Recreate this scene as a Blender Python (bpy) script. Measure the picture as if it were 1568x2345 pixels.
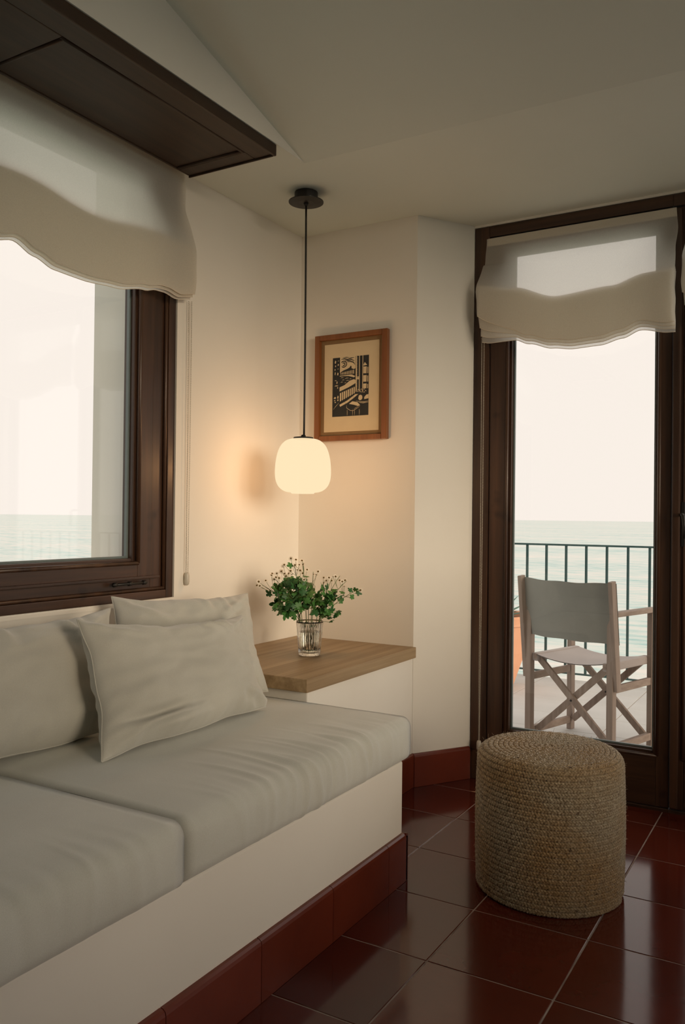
import bpy, bmesh, math, random
from math import sin, cos, pi, radians, sqrt, atan2, exp
from mathutils import Vector, Matrix, noise

for o in list(bpy.data.objects):
    bpy.data.objects.remove(o, do_unlink=True)
scene = bpy.context.scene
COL = scene.collection

# ------------------------------------------------------------------ camera
YAW, PITCH, ROLL, EYE = radians(30.4), radians(0.4), radians(0.65), 1.05
cam_d = bpy.data.cameras.new('camera')
cam = bpy.data.objects.new('camera', cam_d)
COL.objects.link(cam)
_fw = Vector((-sin(YAW) * cos(PITCH), cos(YAW) * cos(PITCH), sin(PITCH)))
_rt = Vector((cos(YAW), sin(YAW), 0))
_up = _rt.cross(_fw)
_r2 = _rt * cos(ROLL) + _up * sin(ROLL)
_u2 = _r2.cross(_fw)
cam.matrix_world = Matrix(((_r2.x, _u2.x, -_fw.x, 0), (_r2.y, _u2.y, -_fw.y, 0), (_r2.z, _u2.z, -_fw.z, EYE), (0, 0, 0, 1)))
cam_d.sensor_fit = 'VERTICAL'
cam_d.sensor_height = 36.0
cam_d.lens = 1900.0 / 2345.0 * 36.0
cam_d.clip_start = 0.02
cam_d.clip_end = 60000
scene.camera = cam

# ------------------------------------------------------------------ sky and exposure
SKY = (1.0, 0.895, 0.82)
SKY_STRENGTH = 1.06
world = bpy.data.worlds.new('hazy_sky')
scene.world = world
world.use_nodes = True
_bg = world.node_tree.nodes['Background']
_bg.inputs['Color'].default_value = (*SKY, 1)
_bg.inputs['Strength'].default_value = SKY_STRENGTH
# low hazy sun on the right, a wide soft disc behind the haze
sun_d = bpy.data.lights.new('hazy_sun', 'SUN')
sun_d.energy = 4.1
sun_d.angle = radians(30)
sun_d.color = (1.0, 0.79, 0.57)
sun = bpy.data.objects.new('hazy_sun', sun_d)
COL.objects.link(sun)
sun.rotation_euler = Vector((1.0, -0.42, 0.075)).to_track_quat('Z', 'Y').to_euler()
scene.view_settings.view_transform = 'Standard'
scene.view_settings.look = 'None'
scene.view_settings.exposure = 0.0
scene.view_settings.gamma = 1.0
scene.view_settings.use_curve_mapping = False
scene.cycles.use_denoising = True
scene.cycles.max_bounces = 14
scene.cycles.diffuse_bounces = 8
scene.cycles.glossy_bounces = 6
scene.cycles.transmission_bounces = 10
scene.cycles.transparent_max_bounces = 24
scene.cycles.caustics_refractive = False
scene.cycles.caustics_reflective = False

# ------------------------------------------------------------------ helpers
ORG = {}          # object -> world origin of its root


class MB:
    """collects geometry in world coordinates, builds ONE mesh object"""
    def __init__(s):
        s.v, s.f = [], []

    def add(s, vs, fs):
        b = len(s.v)
        s.v += [tuple(p) for p in vs]
        s.f += [tuple(b + i for i in f) for f in fs]
        return s

    def box(s, x0, x1, y0, y1, z0, z1):
        v = [(x, y, z) for z in (z0, z1) for y in (y0, y1) for x in (x0, x1)]
        return s.add(v, [(0, 2, 3, 1), (4, 5, 7, 6), (0, 1, 5, 4), (2, 6, 7, 3), (0, 4, 6, 2), (1, 3, 7, 5)])

    def obox(s, c, ax, ay, az, hx, hy, hz):
        c = Vector(c)
        v = [c + ax * x * hx + ay * y * hy + az * z * hz for z in (-1, 1) for y in (-1, 1) for x in (-1, 1)]
        return s.add(v, [(0, 2, 3, 1), (4, 5, 7, 6), (0, 1, 5, 4), (2, 6, 7, 3), (0, 4, 6, 2), (1, 3, 7, 5)])

    def bar(s, a, b, side, w, t):
        """square bar from a to b; w across `side`, t across the other direction"""
        a, b = Vector(a), Vector(b)
        d = (b - a)
        L = d.length
        d.normalize()
        sd = (Vector(side) - d * Vector(side).dot(d)).normalized()
        n = d.cross(sd)
        return s.obox((a + b) / 2, sd, n, d, w / 2, t / 2, L / 2)

    def prism(s, poly, z0, z1):
        n = len(poly)
        v = [(x, y, z0) for x, y in poly] + [(x, y, z1) for x, y in poly]
        f = [tuple(reversed(range(n))), tuple(range(n, 2 * n))]
        f += [(i, (i + 1) % n, n + (i + 1) % n, n + i) for i in range(n)]
        return s.add(v, f)

    def tube(s, path, r, n=8, cap=True):
        P = [Vector(p) for p in path]
        R = r if isinstance(r, (list, tuple)) else [r] * len(P)
        vs, fs = [], []
        up = Vector((0.123, 0.321, 0.94)).normalized()
        prev = None
        for i, p in enumerate(P):
            t = (P[min(i + 1, len(P) - 1)] - P[max(i - 1, 0)])
            if t.length < 1e-9:
                t = Vector((0, 0, 1))
            t.normalize()
            a = (prev if prev is not None else up)
            a = a - t * a.dot(t)
            if a.length < 1e-5:
                a = Vector((1, 0, 0)) - t * t.x
            a.normalize()
            prev = a
            b = t.cross(a)
            for k in range(n):
                q = 2 * pi * k / n
                vs.append(p + a * cos(q) * R[i] + b * sin(q) * R[i])
        for i in range(len(P) - 1):
            for k in range(n):
                fs.append((i * n + k, i * n + (k + 1) % n, (i + 1) * n + (k + 1) % n, (i + 1) * n + k))
        if cap:
            fs.append(tuple(reversed(range(n))))
            fs.append(tuple(range((len(P) - 1) * n, len(P) * n)))
        return s.add(vs, fs)

    def lathe(s, prof, c, n=32, cap0=True, cap1=True, rib=None):
        vs, fs = [], []
        for i, (r, z) in enumerate(prof):
            for k in range(n):
                q = 2 * pi * k / n
                rr = r * (1 + (rib(q, i) if rib else 0))
                vs.append((c[0] + rr * cos(q), c[1] + rr * sin(q), c[2] + z))
        m = len(prof)
        for i in range(m - 1):
            for k in range(n):
                fs.append((i * n + k, i * n + (k + 1) % n, (i + 1) * n + (k + 1) % n, (i + 1) * n + k))
        if cap0:
            fs.append(tuple(reversed(range(n))))
        if cap1:
            fs.append(tuple(range((m - 1) * n, m * n)))
        return s.add(vs, fs)

    def grid(s, fn, nu, nv, closed_u=False):
        vs = [fn(i / (nu if closed_u else nu - 1), j / (nv - 1)) for j in range(nv) for i in range(nu)]
        fs = []
        for j in range(nv - 1):
            for i in range(nu if closed_u else nu - 1):
                i2 = (i + 1) % nu
                fs.append((j * nu + i, j * nu + i2, (j + 1) * nu + i2, (j + 1) * nu + i))
        return s.add(vs, fs)

    def build(s, name, mat, parent=None, smooth=False, bevel=0.0, segs=2, origin=None, merge=False):
        if parent is not None:
            org = ORG[parent]
        elif origin is not None:
            org = Vector(origin)
        else:
            xs, ys, zs = zip(*s.v)
            org = Vector(((min(xs) + max(xs)) / 2, (min(ys) + max(ys)) / 2, min(zs)))
        me = bpy.data.meshes.new(name)
        me.from_pydata([(x - org.x, y - org.y, z - org.z) for x, y, z in s.v], [], s.f)
        if bevel > 0 or merge:
            bm = bmesh.new()
            bm.from_mesh(me)
            if merge:
                bmesh.ops.remove_doubles(bm, verts=bm.verts, dist=1e-5)
            if bevel > 0:
                ed = [e for e in bm.edges if len(e.link_faces) == 2 and e.calc_face_angle(0) > 0.5]
                bmesh.ops.bevel(bm, geom=ed, offset=bevel, segments=segs, profile=0.6, affect='EDGES', clamp_overlap=True)
            bm.to_mesh(me)
            bm.free()
        me.update()
        if smooth:
            for p in me.polygons:
                p.use_smooth = True
        me.materials.append(mat)
        o = bpy.data.objects.new(name, me)
        COL.objects.link(o)
        if parent is not None:
            o.parent = parent
        else:
            o.location = org
        ORG[o] = org
        return o


def thing(name, label, cat, loc=(0, 0, 0), group=None, kind=None):
    o = bpy.data.objects.new(name, None)
    COL.objects.link(o)
    o.empty_display_size = 0.05
    o.location = loc
    ORG[o] = Vector(loc)
    return tag(o, label, cat, group, kind)


def tag(o, label, cat=None, group=None, kind=None):
    o['label'] = label
    if cat:
        o['category'] = cat
    if group:
        o['group'] = group
    if kind:
        o['kind'] = kind
    return o


def share(src, name, parent, loc, rot=None, scale=None):
    """another object that shares src's mesh"""
    o = bpy.data.objects.new(name, src if isinstance(src, bpy.types.Mesh) else src.data)
    COL.objects.link(o)
    o.parent = parent
    o.location = Vector(loc) - ORG[parent]
    if rot is not None:
        o.rotation_mode = 'QUATERNION'
        o.rotation_quaternion = rot
    if scale is not None:
        o.scale = scale if hasattr(scale, '__len__') else (scale,) * 3
    ORG[o] = Vector(loc)
    return o


# ------------------------------------------------------------------ materials
def new_mat(name):
    m = bpy.data.materials.new(name)
    m.use_nodes = True
    return m, m.node_tree.nodes, m.node_tree.links, m.node_tree.nodes['Principled BSDF']


def coords(n, l, scale=(1, 1, 1), rot=(0, 0, 0), kind='Object'):
    tc = n.new('ShaderNodeTexCoord')
    mp = n.new('ShaderNodeMapping')
    mp.inputs['Scale'].default_value = scale
    mp.inputs['Rotation'].default_value = rot
    l.new(tc.outputs[kind], mp.inputs['Vector'])
    return mp.outputs['Vector']


def noise_node(n, l, vec, scale, detail=3, rough=0.5):
    t = n.new('ShaderNodeTexNoise')
    t.inputs['Scale'].default_value = scale
    t.inputs['Detail'].default_value = detail
    t.inputs['Roughness'].default_value = rough
    l.new(vec, t.inputs['Vector'])
    return t.outputs['Fac']


def ramp(n, l, fac, stops):
    r = n.new('ShaderNodeValToRGB')
    e = r.color_ramp.elements
    while len(e) < len(stops):
        e.new(0.5)
    for k, (p, c) in enumerate(stops):
        e[k].position = p
        e[k].color = (*c, 1)
    l.new(fac, r.inputs['Fac'])
    return r.outputs['Color']


def bump(n, l, h, bsdf, strength=0.3, dist=0.002):
    b = n.new('ShaderNodeBump')
    b.inputs['Strength'].default_value = strength
    b.inputs['Distance'].default_value = dist
    l.new(h, b.inputs['Height'])
    l.new(b.outputs['Normal'], bsdf.inputs['Normal'])
    return b


def simple(name, c1, c2=None, scale=8, rough=0.6, bump_s=0, bump_scale=60, spec=0.4, metal=0, stretch=(1, 1, 1), detail=3):
    m, n, l, b = new_mat(name)
    v = coords(n, l, stretch)
    if c2 is None:
        c2 = tuple(x * 0.88 for x in c1)
    l.new(ramp(n, l, noise_node(n, l, v, scale, detail), [(0.3, c1), (0.72, c2)]), b.inputs['Base Color'])
    b.inputs['Roughness'].default_value = rough
    b.inputs['Specular IOR Level'].default_value = spec
    b.inputs['Metallic'].default_value = metal
    if bump_s:
        bump(n, l, noise_node(n, l, v, bump_scale, 4), b, bump_s, 0.003)
    return m


def wood(name, dark, mid, axis, rough=0.45, scale=7.0, knots=True, coat=0.0, stripe=26.0):
    """stained timber, grain along `axis` (0,1,2)"""
    m, n, l, b = new_mat(name)
    st = [stripe, stripe, stripe]
    st[axis] = 1.1
    v = coords(n, l, st)
    g = noise_node(n, l, v, 1.0, 5, 0.62)
    col = ramp(n, l, g, [(0.28, dark), (0.5, tuple((a + c) / 2 for a, c in zip(dark, mid))), (0.72, mid)])
    if knots:
        v2 = coords(n, l, (scale, scale, scale))
        k = noise_node(n, l, v2, 1.0, 2)
        kr = ramp(n, l, k, [(0.66, (1, 1, 1)), (0.76, (0.35, 0.30, 0.28))])
        mx = n.new('ShaderNodeMix')
        mx.data_type = 'RGBA'
        mx.blend_type = 'MULTIPLY'
        mx.inputs[0].default_value = 0.8
        l.new(col, mx.inputs[6])
        l.new(kr, mx.inputs[7])
        col = mx.outputs[2]
    l.new(col, b.inputs['Base Color'])
    b.inputs['Roughness'].default_value = rough
    b.inputs['Coat Weight'].default_value = coat
    b.inputs['Coat Roughness'].default_value = 0.25
    bump(n, l, g, b, 0.15, 0.002)
    return m


def cloth(name, c1, c2, weave=900, bump_s=0.25):
    m, n, l, b = new_mat(name)
    v = coords(n, l)
    big = noise_node(n, l, v, 5, 3)
    fine = noise_node(n, l, v, weave, 2)
    mx = n.new('ShaderNodeMath')
    mx.operation = 'MULTIPLY_ADD'
    mx.inputs[1].default_value = 0.55
    l.new(fine, mx.inputs[0])
    mm = n.new('ShaderNodeMath')
    mm.operation = 'MULTIPLY'
    mm.inputs[1].default_value = 0.45
    l.new(big, mm.inputs[0])
    l.new(mm.outputs[0], mx.inputs[2])
    l.new(ramp(n, l, mx.outputs[0], [(0.32, c1), (0.68, c2)]), b.inputs['Base Color'])
    b.inputs['Roughness'].default_value = 0.95
    b.inputs['Specular IOR Level'].default_value = 0.1
    b.inputs['Sheen Weight'].default_value = 0.35
    b.inputs['Sheen Roughness'].default_value = 0.6
    bump(n, l, fine, b, bump_s, 0.0012)
    return m


def sheer(name, col, trans=0.54, clear=0.06):
    """thin linen: diffuse + translucent + a little open weave"""
    m, n, l, b = new_mat(name)
    n.remove(b)
    out = n['Material Output']
    v = coords(n, l)
    w = noise_node(n, l, coords(n, l, (260, 260, 900)), 1.0, 2)
    c = ramp(n, l, w, [(0.3, tuple(x * 0.9 for x in col)), (0.7, col)])
    d = n.new('ShaderNodeBsdfDiffuse')
    t = n.new('ShaderNodeBsdfTranslucent')
    tr = n.new('ShaderNodeBsdfTransparent')
    l.new(c, d.inputs['Color'])
    l.new(c, t.inputs['Color'])
    a = n.new('ShaderNodeMixShader')
    a.inputs[0].default_value = trans
    l.new(d.outputs[0], a.inputs[1])
    l.new(t.outputs[0], a.inputs[2])
    e = n.new('ShaderNodeMixShader')
    e.inputs[0].default_value = clear
    l.new(a.outputs[0], e.inputs[1])
    l.new(tr.outputs[0], e.inputs[2])
    l.new(e.outputs[0], out.inputs['Surface'])
    return m


def pane_glass(name, tint=(0.985, 0.995, 0.99), base=0.04):
    m, n, l, b = new_mat(name)
    n.remove(b)
    out = n['Material Output']
    lw = n.new('ShaderNodeLayerWeight')
    lw.inputs['Blend'].default_value = 0.5
    p = n.new('ShaderNodeMath')
    p.operation = 'POWER'
    p.inputs[1].default_value = 5
    l.new(lw.outputs['Facing'], p.inputs[0])
    q = n.new('ShaderNodeMath')
    q.operation = 'MULTIPLY_ADD'
    q.inputs[1].default_value = 1 - base
    q.inputs[2].default_value = base
    l.new(p.outputs[0], q.inputs[0])
    tr = n.new('ShaderNodeBsdfTransparent')
    tr.inputs['Color'].default_value = (*tint, 1)
    gl = n.new('ShaderNodeBsdfGlossy')
    gl.inputs['Roughness'].default_value = 0.0
    mx = n.new('ShaderNodeMixShader')
    l.new(q.outputs[0], mx.inputs[0])
    l.new(tr.outputs[0], mx.inputs[1])
    l.new(gl.outputs[0], mx.inputs[2])
    l.new(mx.outputs[0], out.inputs['Surface'])
    return m


M = {}
M['plaster'] = simple('white_plaster', (0.86, 0.835, 0.78), (0.83, 0.80, 0.74), 2.5, 0.92, 0.12, 35, 0.15)
M['ceil'] = simple('ceiling_plaster', (0.76, 0.81, 0.76), (0.73, 0.78, 0.73), 2.0, 0.95, 0.1, 30, 0.1)
M['render'] = simple('exterior_render', (0.80, 0.76, 0.71), (0.72, 0.68, 0.63), 3, 0.95, 0.3, 40, 0.1)
for ax, nm in enumerate('xyz'):
    M['dw' + nm] = wood('dark_stained_wood_' + nm, (0.022, 0.010, 0.006), (0.090, 0.041, 0.021), ax, 0.42, 9.0, True, 0.15)
    M['oak' + nm] = wood('oak_veneer_' + nm, (0.22, 0.140, 0.065), (0.44, 0.315, 0.180), ax, 0.5, 3.0, False, 0.05, 34.0)
    M['teak' + nm] = wood('weathered_teak_' + nm, (0.21, 0.15, 0.12), (0.35, 0.275, 0.23), ax, 0.7, 5.0, False, 0.0, 40.0)
M['panelw'] = wood('soffit_wood', (0.024, 0.011, 0.005), (0.055, 0.026, 0.010), 1, 0.55, 6.0, False, 0.05)
M['pframe'] = wood('orange_frame_wood', (0.17, 0.055, 0.014), (0.30, 0.108, 0.030), 2, 0.4, 6.0, False, 0.2)
M['sofa'] = cloth('oatmeal_linen', (0.70, 0.715, 0.67), (0.55, 0.56, 0.52))
M['pillow'] = cloth('beige_linen', (0.62, 0.615, 0.56), (0.48, 0.475, 0.43))
M['linen'] = sheer('sheer_linen', (0.93, 0.90, 0.83))
M['linen_bright'] = sheer('bright_sheer_linen', (0.95, 0.925, 0.87), 0.55, 0.26)  # same linen, paler and sheerer so the door blinds look more brightly lit
M['hem'] = cloth('linen_hem', (0.80, 0.73, 0.62), (0.72, 0.65, 0.55))
M['glass'] = pane_glass('window_glass')
M['seal'] = simple('grey_green_seal', (0.16, 0.20, 0.20), None, 20, 0.35, 0, 60, 0.6)
M['black'] = simple('black_metal', (0.012, 0.011, 0.011), (0.018, 0.016, 0.015), 30, 0.45, 0, 60, 0.4)
M['iron'] = simple('dark_green_iron', (0.018, 0.055, 0.058), (0.030, 0.075, 0.078), 30, 0.5, 0.1, 80, 0.4)
M['plastic'] = simple('cream_plastic', (0.62, 0.58, 0.50), None, 30, 0.35, 0, 60, 0.5)
M['canvas'] = cloth('grey_canvas', (0.27, 0.27, 0.245), (0.21, 0.21, 0.19), 500, 0.3)
M['seatcanvas'] = cloth('taupe_canvas', (0.40, 0.345, 0.33), (0.33, 0.285, 0.27), 500, 0.3)
M['terra'] = simple('terracotta_pot', (0.78, 0.42, 0.27), (0.68, 0.35, 0.22), 6, 0.8, 0.15, 40, 0.2)
M['soil'] = simple('soil', (0.10, 0.07, 0.05), (0.05, 0.035, 0.025), 60, 0.95, 0.5, 90)
M['agave'] = simple('agave_leaf', (0.10, 0.20, 0.16), (0.05, 0.13, 0.10), 25, 0.5, 0, 60)
M['ttile'] = simple('terrace_tile', (0.63, 0.63, 0.61), (0.57, 0.565, 0.545), 4, 0.7, 0.15, 60, 0.2)
M['tjoint'] = simple('terrace_joint', (0.52, 0.45, 0.40), None, 10, 0.9)
M['grout'] = simple('floor_grout', (0.40, 0.34, 0.30), (0.22, 0.16, 0.13), 14, 0.85, 0.2, 90)
M['mat'] = simple('kraft_mat', (0.24, 0.155, 0.075), (0.27, 0.175, 0.085), 40, 0.9)
M['paper'] = simple('cream_paper', (0.72, 0.60, 0.40), (0.69, 0.57, 0.38), 20, 0.9, 0.05, 200)
M['ink'] = simple('black_ink', (0.022, 0.024, 0.026), (0.032, 0.034, 0.035), 30, 0.7)
M['leafA'] = simple('leaf_green', (0.085, 0.245, 0.050), (0.045, 0.15, 0.035), 40, 0.45, 0.1, 90)
M['leafB'] = simple('leaf_dark_green', (0.042, 0.155, 0.040), (0.018, 0.085, 0.024), 40, 0.45, 0.1, 90)
M['stem'] = simple('stem_green', (0.14, 0.22, 0.06), (0.10, 0.12, 0.05), 30, 0.6)
M['petal'] = simple('white_petal', (0.86, 0.82, 0.72), (0.80, 0.75, 0.64), 60, 0.7)
M['pollen'] = simple('brown_pollen', (0.16, 0.10, 0.02), (0.07, 0.045, 0.012), 200, 0.9)


def tile_mat(name, c1, c2, rough, scale=3.0):
    m, n, l, b = new_mat(name)
    v = coords(n, l)
    oi = n.new('ShaderNodeObjectInfo')
    # per-tile shift of the noise and of the tone
    ad = n.new('ShaderNodeVectorMath')
    ad.operation = 'MULTIPLY_ADD'
    ad.inputs[1].default_value = (1, 1, 1)
    cb = n.new('ShaderNodeCombineXYZ')
    mu = n.new('ShaderNodeMath')
    mu.operation = 'MULTIPLY'
    mu.inputs[1].default_value = 37.0
    l.new(oi.outputs['Random'], mu.inputs[0])
    l.new(mu.outputs[0], cb.inputs[0])
    l.new(v, ad.inputs[0])
    l.new(cb.outputs[0], ad.inputs[2])
    f = noise_node(n, l, ad.outputs[0], scale, 5, 0.6)
    col = ramp(n, l, f, [(0.3, c1), (0.7, c2)])
    hs = n.new('ShaderNodeHueSaturation')
    mr = n.new('ShaderNodeMapRange')
    mr.inputs[3].default_value = 0.85
    mr.inputs[4].default_value = 1.18
    l.new(oi.outputs['Random'], mr.inputs[0])
    l.new(mr.outputs[0], hs.inputs['Value'])
    l.new(col, hs.inputs['Color'])
    l.new(hs.outputs[0], b.inputs['Base Color'])
    b.inputs['Roughness'].default_value = rough
    b.inputs['Specular IOR Level'].default_value = 0.47
    fine = noise_node(n, l, ad.outputs[0], 9, 3)
    bump(n, l, fine, b, 0.03, 0.003)
    sc = noise_node(n, l, ad.outputs[0], 22, 5, 0.7)
    rr = n.new('ShaderNodeMapRange')
    rr.inputs[1].default_value = 0.35
    rr.inputs[2].default_value = 0.7
    rr.inputs[3].default_value = rough * 0.92
    rr.inputs[4].default_value = rough * 1.12
    l.new(sc, rr.inputs[0])
    l.new(rr.outputs[0], b.inputs['Roughness'])
    return m


M['tile'] = tile_mat('glazed_terracotta_floor_tile', (0.105, 0.016, 0.008), (0.066, 0.011, 0.006), 0.11)
M['skirt'] = tile_mat('glazed_terracotta_skirting', (0.165, 0.032, 0.016), (0.115, 0.022, 0.012), 0.22)


def sea_mat():
    m, n, l, b = new_mat('pale_sea')
    v = coords(n, l, (0.10, 0.32, 1), (0, 0, radians(-12)))
    w = noise_node(n, l, v, 1.0, 6, 0.62)
    v2 = coords(n, l, (0.004, 0.02, 1))
    w2 = noise_node(n, l, v2, 1.0, 4)
    a = n.new('ShaderNodeMath')
    a.operation = 'MULTIPLY_ADD'
    a.inputs[1].default_value = 0.3
    l.new(w2, a.inputs[0])
    mm = n.new('ShaderNodeMath')
    mm.operation = 'MULTIPLY'
    mm.inputs[1].default_value = 0.7
    l.new(w, mm.inputs[0])
    l.new(mm.outputs[0], a.inputs[2])
    l.new(ramp(n, l, a.outputs[0], [(0.37, (0.16, 0.47, 0.45)), (0.47, (0.52, 0.68, 0.63)), (0.60, (0.80, 0.76, 0.69))]), b.inputs['Base Color'])
    b.inputs['Roughness'].default_value = 0.25
    b.inputs['Specular IOR Level'].default_value = 0.5
    bump(n, l, w, b, 0.35, 0.6)
    return m


M['sea'] = sea_mat()

# ------------------------------------------------------------------ the shell
XW, YB, ZC = -1.95, 2.955, 2.245        # window wall, picture wall, low ceiling
YD = 3.18                                # door plane
XO = -2.21                               # outside of the window wall
XR, YR = 2.3, -2.7                       # right wall and the wall behind the camera
PX, PY = -1.405, YB                      # pier corner
WY0, WY1, WZ0, WZ1 = 0.30, 2.18, 0.77, 2.243   # left window opening
TOP = 3.15

# floor: grout bed with single tiles
bed = MB().box(XW, XR, YR, 3.30, -0.12, -0.0014).build('floor', M['grout'], origin=(0, 0, 0))
tag(bed, 'floor of glazed dark red terracotta tiles with pale joints', 'floor', kind='structure')
TP = 0.3038
x0, y0 = -1.122, 2.42
tm = None
for i in range(-1, 12):
    for j in range(-17, 3):
        tx0, ty0 = x0 + i * TP, y0 + j * TP
        if tx0 > XR - 0.05 or (i < 0 and ty0 < 2.0):
            continue
        cxx, cyy = tx0 + TP / 2, ty0 + TP / 2
        if tm is None:
            h = TP / 2 - 0.0016
            t = MB().box(cxx - h, cxx + h, cyy - h, cyy + h, -0.010, 0.0).build('tile', M['tile'], bevel=0.0016, segs=1, origin=(cxx, cyy, 0))
            t.parent = bed
            tm = t
        else:
            t = share(tm, 'tile', bed, (cxx, cyy, 0))

# left wall with the window opening
b = MB()
b.box(XO, XW, YR - 0.2, WY0, -0.35, TOP)
b.box(XO, XW, WY1, 3.30, -0.35, TOP)
b.box(XO, XW, WY0, WY1, -0.35, WZ0)
b.box(XO, XW, WY0, WY1, WZ1, TOP)
b.box(XO + 0.012, XW - 0.096, 2.035, WY1, WZ0, WZ1)
b.box(XO + 0.012, XW - 0.096, WY0, WY0 + 0.14, WZ0, WZ1)
b.box(XO + 0.012, XW - 0.096, WY0, WY1, WZ0, WZ0 + 0.06)
tag(b.build('wall_left', M['plaster'], merge=False), 'white plastered wall that holds the large sea window', 'wall', kind='structure')
# picture wall and splayed pier in one solid
tag(MB().prism([(XW, YB), (PX, PY), (-1.255, YD), (-1.255, 3.30), (XW, 3.30)], -0.35, TOP).build('wall_back', M['plaster']),
    'white plastered corner wall with splayed pier beside the glass door', 'wall', kind='structure')
tag(MB().box(-1.255, 0.275, YD + 0.0, 3.30, 2.236, TOP).build('wall_lintel', M['plaster']), 'white plaster lintel above the terrace doors', 'wall', kind='structure')
GW = (0.40, 2.10, 0.05, 2.20)  # unseen glazed opening, added to brighten the pier and bench
b = MB().box(0.275, GW[0], YD, 3.30, -0.35, TOP).box(GW[1], XR + 0.25, YD, 3.30, -0.35, TOP)
b.box(GW[0], GW[1], YD, 3.30, -0.35, GW[2]).box(GW[0], GW[1], YD, 3.30, GW[3], TOP)
tag(b.build('wall_back_right', M['plaster']), 'white plastered wall right of the terrace doors', 'wall', kind='structure')
# right wall: unseen openings, sized for the light they let onto bench and walls
RW = (-0.38, 1.45, 0.80, 2.45)
RW2 = (1.55, 2.85, 0.80, 2.20)
b = MB()
b.box(XR, XR + 0.25, YR - 0.2, RW[0], -0.35, TOP)
b.box(XR, XR + 0.25, RW[1], RW2[0], -0.35, TOP)
b.box(XR, XR + 0.25, RW2[1], YD, -0.35, TOP)
for q in (RW, RW2):
    b.box(XR, XR + 0.25, q[0], q[1], -0.35, q[2])
    b.box(XR, XR + 0.25, q[0], q[1], q[3], TOP)
tag(b.build('wall_right', M['plaster']), 'white plastered wall with a long glazed opening facing the bench', 'wall', kind='structure')
# wall behind the camera
b = MB().box(XW, XR, YR - 0.2, YR, -0.35, TOP)
tag(b.build('wall_rear', M['plaster']), 'white plastered wall opposite the terrace doors', 'wall', kind='structure')

# ceiling: low flat strip, bulkhead along the window, sloping field
XB, YF = -1.535, 2.337
SL = 0.263
zt = ZC + SL * YF
b = MB()
b.add([(XW, YF, ZC), (XR, YF, ZC), (XR, YD, ZC), (XW, YD, ZC)], [(0, 3, 2, 1)])
b.add([(XW, YR, ZC), (XB, YR, ZC), (XB, YF, ZC), (XW, YF, ZC)], [(0, 3, 2, 1)])
b.add([(XB, YF, ZC), (XR, YF, ZC), (XR, 0, zt), (XB, 0, zt)], [(0, 1, 2, 3)])
b.add([(XB, 0, zt), (XR, 0, zt), (XR, YR, zt), (XB, YR, zt)], [(0, 1, 2, 3)])
b.box(XO - 0.1, XR + 0.35, YR - 0.3, 3.42, TOP, TOP + 0.12)
tag(b.build('ceiling', M['ceil']), 'white plaster ceiling, flat strip by the doors folding into a slope', 'ceiling', kind='structure')

b = MB()
b.add([(XB - d, y, z) for d in (0.0, 0.06) for y, z in ((YR, ZC + 0.0005), (YF, ZC + 0.0005), (0, zt), (YR, zt))],
      [(0, 1, 2, 3), (7, 6, 5, 4), (0, 4, 5, 1), (1, 5, 6, 2), (2, 6, 7, 3), (3, 7, 4, 0)])
tag(b.build('wall_bulkhead', M['plaster']), 'pale triangular plaster bulkhead above the dark wooden soffit panel', 'wall', kind='structure')

# ------------------------------------------------------------------ windows and doors
def lw(a, d, z):      # left window wall: a runs along y, d into the room
    return (XW + d, a, z)


def dw(a, d, z):      # door wall: a runs along x, d into the room
    return (a, YD - d, z)


def member(P, name, parent, a0, a1, d0, d1, z0, z1, mat, bevel=0.0025):
    m = MB()
    v = [P(a, d, z) for z in (z0, z1) for d in (d0, d1) for a in (a0, a1)]
    m.add(v, [(0, 2, 3, 1), (4, 5, 7, 6), (0, 1, 5, 4), (2, 6, 7, 3), (0, 4, 6, 2), (1, 3, 7, 5)])
    o = m.build(name, mat, parent, bevel=bevel)
    bm = bmesh.new()
    bm.from_mesh(o.data)
    bmesh.ops.recalc_face_normals(bm, faces=bm.faces)
    bm.to_mesh(o.data)
    bm.free()
    return o


def rect_frame(P, parent, a0, a1, z0, z1, wl, wr, wb, wt, d0, d1, hax, names=('stile', 'rail'), bevel=0.003, mats=None):
    mv, mh = mats or (M['dwz'], M['dw' + hax])
    member(P, names[0], parent, a0, a0 + wl, d0, d1, z0, z1, mv, bevel)
    member(P, names[0], parent, a1 - wr, a1, d0, d1, z0, z1, mv, bevel)
    member(P, names[1], parent, a0 + wl, a1 - wr, d0, d1, z0, z0 + wb, mh, bevel)
    member(P, names[1], parent, a0 + wl, a1 - wr, d0, d1, z1 - wt, z1, mh, bevel)


def bead_ring(P, parent, a0, a1, z0, z1, d, r, mat, name='glazing_bead'):
    """round moulding on all four sides, each a part"""
    for p, q in (((a0, z0), (a0, z1)), ((a1, z0), (a1, z1)), ((a0, z0), (a1, z0)), ((a0, z1), (a1, z1))):
        MB().tube([P(p[0], d, p[1]), P(q[0], d, q[1])], r, 8).build(name, mat, parent, smooth=True)


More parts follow.
